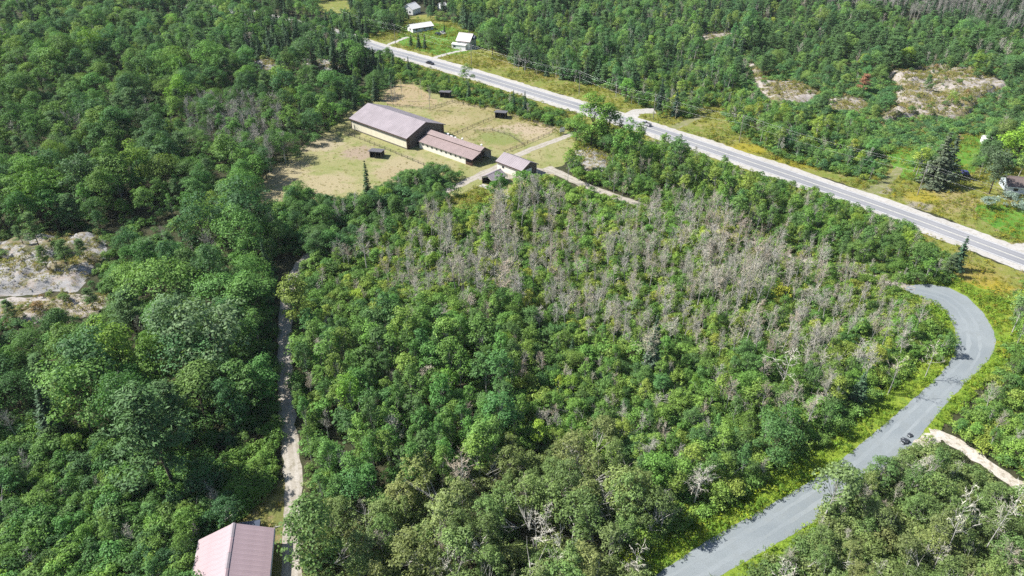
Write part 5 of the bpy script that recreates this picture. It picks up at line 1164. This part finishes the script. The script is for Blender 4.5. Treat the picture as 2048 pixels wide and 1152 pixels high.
GROUPS = {'leafy_tree': "leafy trees of the woods", 'aspen_tree': "aspens of the woods", 'birch_tree': "birches of the woods", 'shrub': "shrubs of the thickets", 'spruce_tree': "spruces", 'pine_tree': "pines", 'dead_tree': "bare dead trees", 'snag': "white snags"}
USED = set()
def make_plant(kind, pi, x, y, z, sc, sq, rz, tint, label, name, cat, group):
    tm, cm, jm, h0, r0 = PROTO[kind][pi]
    e = bpy.data.objects.new(name, None); e.location = (x, y, z - 0.05); e.rotation_euler = (0, 0, rz); e.scale = (sc * sq, sc * sq, sc); COL.objects.link(e)
    e["label"] = label; e["category"] = cat; e["group"] = group
    a = bpy.data.objects.new("trunk" if kind != 'shrub' else "stems", tm); a.parent = e; COL.objects.link(a)
    b = bpy.data.objects.new("crown", cm); b.parent = e; b["tint"] = [float(v) for v in tint]; COL.objects.link(b)
for (kind, pi, x, y, z, sc, sq, rz, tint, label, name, cat) in SINGLES:
    make_plant(kind, pi, x, y, z, sc, sq, rz, tint, label, name, cat or ("shrub" if kind == 'shrub' else "tree"), GROUPS[kind]); USED.add(label)

arr = PLANTS
px_, py_, s_ = npx(np.array([p[2] for p in arr]), np.array([p[3] for p in arr]), np.array([p[10] * 0.6 for p in arr]))
inframe = (px_ > 5) & (px_ < 2043) & (py_ > 5) & (py_ < 1147)
size = s_ * np.array([p[11] for p in arr]) * np.sqrt(np.array([p[10] for p in arr]))
rest = []
for kind in PROTO:
    ids = [i for i in range(len(arr)) if arr[i][0] == kind]
    cand = sorted([i for i in ids if inframe[i]], key=lambda i: -size[i])
    nmax = 296 - sum(1 for s in SINGLES if s[0] == kind)
    chosen = []
    for i in cand:
        if len(chosen) >= nmax: break
        k, pi, x, y, z, sc, sq, rz, tint, zn, h, rad = arr[i]
        lab = f"{'tall' if h > PROTO[kind][pi][3] * 0.95 else 'low' if h < PROTO[kind][pi][3] * 0.72 else 'middling'} {colour_word(kind, tint)} {KW[kind]} in {ZP[ZONES[zn][0]]}, {words(px_[i] / 20.48)} percent across, {words(py_[i] / 11.52)} percent down"
        if lab in USED: continue
        USED.add(lab); chosen.append(i)
        make_plant(kind, pi, x, y, z, sc, sq, rz, tint, lab, "dead_tree" if kind == 'snag' else kind, "shrub" if kind == 'shrub' else "tree", GROUPS[kind])
    cs = set(chosen); rest += [(i, kind) for i in ids if i not in cs]

# ------------------------------------------------------------------ the masses: the rest of each kind, undergrowth, weeds
def instancer(name, meshes, pts, proto, rot, scl, tint, label, cat=None):
    col = bpy.data.collections.new(name + "_shapes")
    for i, me in enumerate(meshes):
        col.objects.link(bpy.data.objects.new(f"{name}_shape_{i:02d}", me))
    me = bpy.data.meshes.new(name); n = len(pts)
    me.vertices.add(n); me.vertices.foreach_set("co", np.asarray(pts, np.float32).ravel())
    a = me.attributes.new("proto", 'INT', 'POINT'); a.data.foreach_set("value", np.asarray(proto, np.int32))
    a = me.attributes.new("rot", 'FLOAT_VECTOR', 'POINT'); a.data.foreach_set("vector", np.asarray(rot, np.float32).ravel())
    a = me.attributes.new("scl", 'FLOAT_VECTOR', 'POINT'); a.data.foreach_set("vector", np.asarray(scl, np.float32).ravel())
    a = me.attributes.new("tint", 'FLOAT_VECTOR', 'POINT'); a.data.foreach_set("vector", np.asarray(tint, np.float32).ravel())
    o = link(name, me); tag(o, label, cat, kind='stuff')
    ng = bpy.data.node_groups.new(name + "_scatter", 'GeometryNodeTree')
    ng.interface.new_socket("Geometry", in_out='INPUT', socket_type='NodeSocketGeometry'); ng.interface.new_socket("Geometry", in_out='OUTPUT', socket_type='NodeSocketGeometry')
    N = ng.nodes; L = ng.links
    gi = N.new("NodeGroupInput"); go = N.new("NodeGroupOutput"); ip = N.new("GeometryNodeInstanceOnPoints"); ci = N.new("GeometryNodeCollectionInfo")
    ci.inputs["Collection"].default_value = col; ci.inputs["Separate Children"].default_value = True; ci.inputs["Reset Children"].default_value = True
    def attr(nm, tp):
        x = N.new("GeometryNodeInputNamedAttribute"); x.data_type = tp; x.inputs["Name"].default_value = nm; return x.outputs["Attribute"]
    L.new(gi.outputs[0], ip.inputs["Points"]); L.new(ci.outputs[0], ip.inputs["Instance"]); ip.inputs["Pick Instance"].default_value = True
    L.new(attr("proto", 'INT'), ip.inputs["Instance Index"])
    er = N.new("FunctionNodeEulerToRotation"); L.new(attr("rot", 'FLOAT_VECTOR'), er.inputs[0]); L.new(er.outputs[0], ip.inputs["Rotation"])
    L.new(attr("scl", 'FLOAT_VECTOR'), ip.inputs["Scale"]); L.new(ip.outputs[0], go.inputs[0])
    md = o.modifiers.new("scatter", 'NODES'); md.node_group = ng
    return o
NM = {'leafy_tree': ("leafy_woodland", "mass of leafy woodland crowns filling the woods"), 'aspen_tree': ("aspen_woodland", "mass of smaller and farther aspens"), 'birch_tree': ("birch_woodland", "mass of smaller and farther birches"), 'shrub': ("shrub_thicket", "thicket of lesser shrubs through the woods"), 'spruce_tree': ("spruce_woodland", "far spruces along the skyline woods"), 'pine_tree': ("pine_woodland", "far pines on the wooded hill"), 'dead_tree': ("dead_woodland", "mass of lesser bare dying trees"), 'snag': ("snag_woodland", "white snags just beyond the picture")}
for kind in PROTO:
    ids = [i for i, k in rest if k == kind]
    if not ids: continue
    q = [arr[i] for i in ids]
    instancer(NM[kind][0], [p[2] for p in PROTO[kind]], [(p[2], p[3], p[4] - 0.05) for p in q], [p[1] for p in q], [(0, 0, p[7]) for p in q], [(p[5] * p[6], p[5] * p[6], p[5]) for p in q], [p[8] for p in q], NM[kind][1])
# undergrowth below the trees
r = np.random.default_rng(21)
def cover_mesh(name, res, mat):
    V, Fq, lf = res; me = mesh_np(name, V, [Fq], [mat]); at = me.attributes.new("leaf", 'FLOAT', 'POINT'); at.data.foreach_set("value", lf.astype(np.float32)); return me
UG = [cover_mesh("undergrowth_clump", broadleaf(900 + i, 1.3, 1.3, 0.1, 12, 34, 0.24, stems=1, shell=0.3, crad=0.42, top=0.85, rt=0.02)[1], M['leaf']) for i in range(5)]
n = 60000; Y = 60 + 420 * r.uniform(size=n) ** 1.3; X = r.uniform(-1, 1, n) * (Y * 0.76 + 60); pxm, pym, _ = npx(X, Y, np.full(n, 0.8))
zone = np.full(n, -1)
for i, p in enumerate(ZN):
    k = zone < 0; zone[k] = np.where(inpoly(pxm[k], pym[k], p), i, -1)
k = (zone >= 0) & ~(np.isin(zone, [i for i, q in enumerate(ZONES) if q[0] in ('left', 'deadleft', 'aspens', 'olive')]) & (r.uniform(size=n) < 0.8)) & (pxm > -120) & (pxm < 2170) & (pym < 1260); X, Y, zone = X[k], Y[k], zone[k]
k = clear_of_roads(X, Y); X, Y, zone = X[k], Y[k], zone[k]
k = ~hits_open(X, Y, np.full(len(X), 1.3), np.full(len(X), 1.0)); X, Y, zone = X[k], Y[k], zone[k]
n = len(X); sc = r.uniform(0.7, 1.7, n)
tn = np.array([np.array(ZONES[z][4][r.integers(len(ZONES[z][4]))]) * r.uniform(0.75, 1.15) for z in zone])
instancer("undergrowth", UG, np.stack([X, Y, np.array([rock_z(a, b) for a, b in zip(X, Y)])], 1), r.integers(0, 5, n), np.stack([np.zeros(n), np.zeros(n), r.uniform(0, 6.28, n)], 1), np.stack([sc, sc, sc * r.uniform(0.7, 1.3, n)], 1), tn, "low leafy undergrowth covering the forest floor")
# grass and weeds on the open ground
GT = [cover_mesh("grass_tuft", tuft(950 + i, 0.42, 26, 0.30, 0.03), M['grass']) for i in range(4)] + [cover_mesh("weed_clump", broadleaf(970 + i, 0.8, 0.6, 0.05, 6, 14, 0.16, crad=0.45, top=0.9, rt=0.01)[1], M['grass']) for i in range(4)]
GP = []; GPI = []; GS = []; GTN = []
for poly, dens, tints in meadows + [([Vector((p[0], p[1], 0)) for p in q[0]], 0.5, T_DRY + [(0.14, 0.17, 0.05)]) for q in ROCKS]:
    P2 = [tuple(v)[:2] for v in poly]; xs = [p[0] for p in P2]; ys = [p[1] for p in P2]
    x0, x1 = max(min(xs), -260), min(max(xs), 260); y0, y1 = max(min(ys), 60), min(max(ys), 480)
    if y1 <= y0 or x1 <= x0: continue
    n = int((x1 - x0) * (y1 - y0) * dens * 1.8); X = r.uniform(x0, x1, n); Y = r.uniform(y0, y1, n)
    clump = npnoise(X, Y, 0.25, 77) + 0.4 * r.normal(size=n)
    k = inpoly(X, Y, P2) & (clump > -0.25); X, Y, clump = X[k], Y[k], clump[k]
    if not len(X): continue
    k = clear_of_roads(X, Y); X, Y, clump = X[k], Y[k], clump[k]; tints = tints or T_YEL
    low = dens < 0.2
    for x, y, c in zip(X, Y, clump):
        GP.append((x, y, rock_z(x, y))); GPI.append(int(r.integers(0, 4)) if (low or r.uniform() < 0.55) else int(r.integers(4, 8))); s = r.uniform(0.7, 1.4) * (0.6 if low else 1.0 + 0.35 * max(0, c)); GS.append((s, s, s))
        tix = min(len(tints) - 1, int(abs(c) * 1.6 + r.uniform(0, 1.4)) % len(tints)); GTN.append(np.array(tints[tix]) * r.uniform(0.8, 1.2))
n = len(GP)
instancer("meadow_grass", GT, GP, GPI, np.stack([np.zeros(n), np.zeros(n), r.uniform(0, 6.28, n)], 1), GS, GTN, "grass and weeds growing on verges and paddocks")
print("plants", len(arr), "singles", len(SINGLES), "individual", len(USED), "rest", len(rest), "tufts", n)

# ------------------------------------------------------------------ the summer air
hz = MB().box(-1500, 1500, -300, 2600, -1.0, 110.0)
hm = bpy.data.materials.new("summer_haze"); hm.use_nodes = True
nt = hm.node_tree; nt.nodes.remove(nt.nodes["Principled BSDF"])
vp = nt.nodes.new("ShaderNodeVolumePrincipled"); vp.inputs["Color"].default_value = (0.86, 0.93, 1.0, 1); vp.inputs["Density"].default_value = 0.000045
nt.links.new(vp.outputs[0], nt.nodes["Material Output"].inputs["Volume"])
tag(hz.build("haze", hm), "thin summer haze over the woods", kind='stuff')
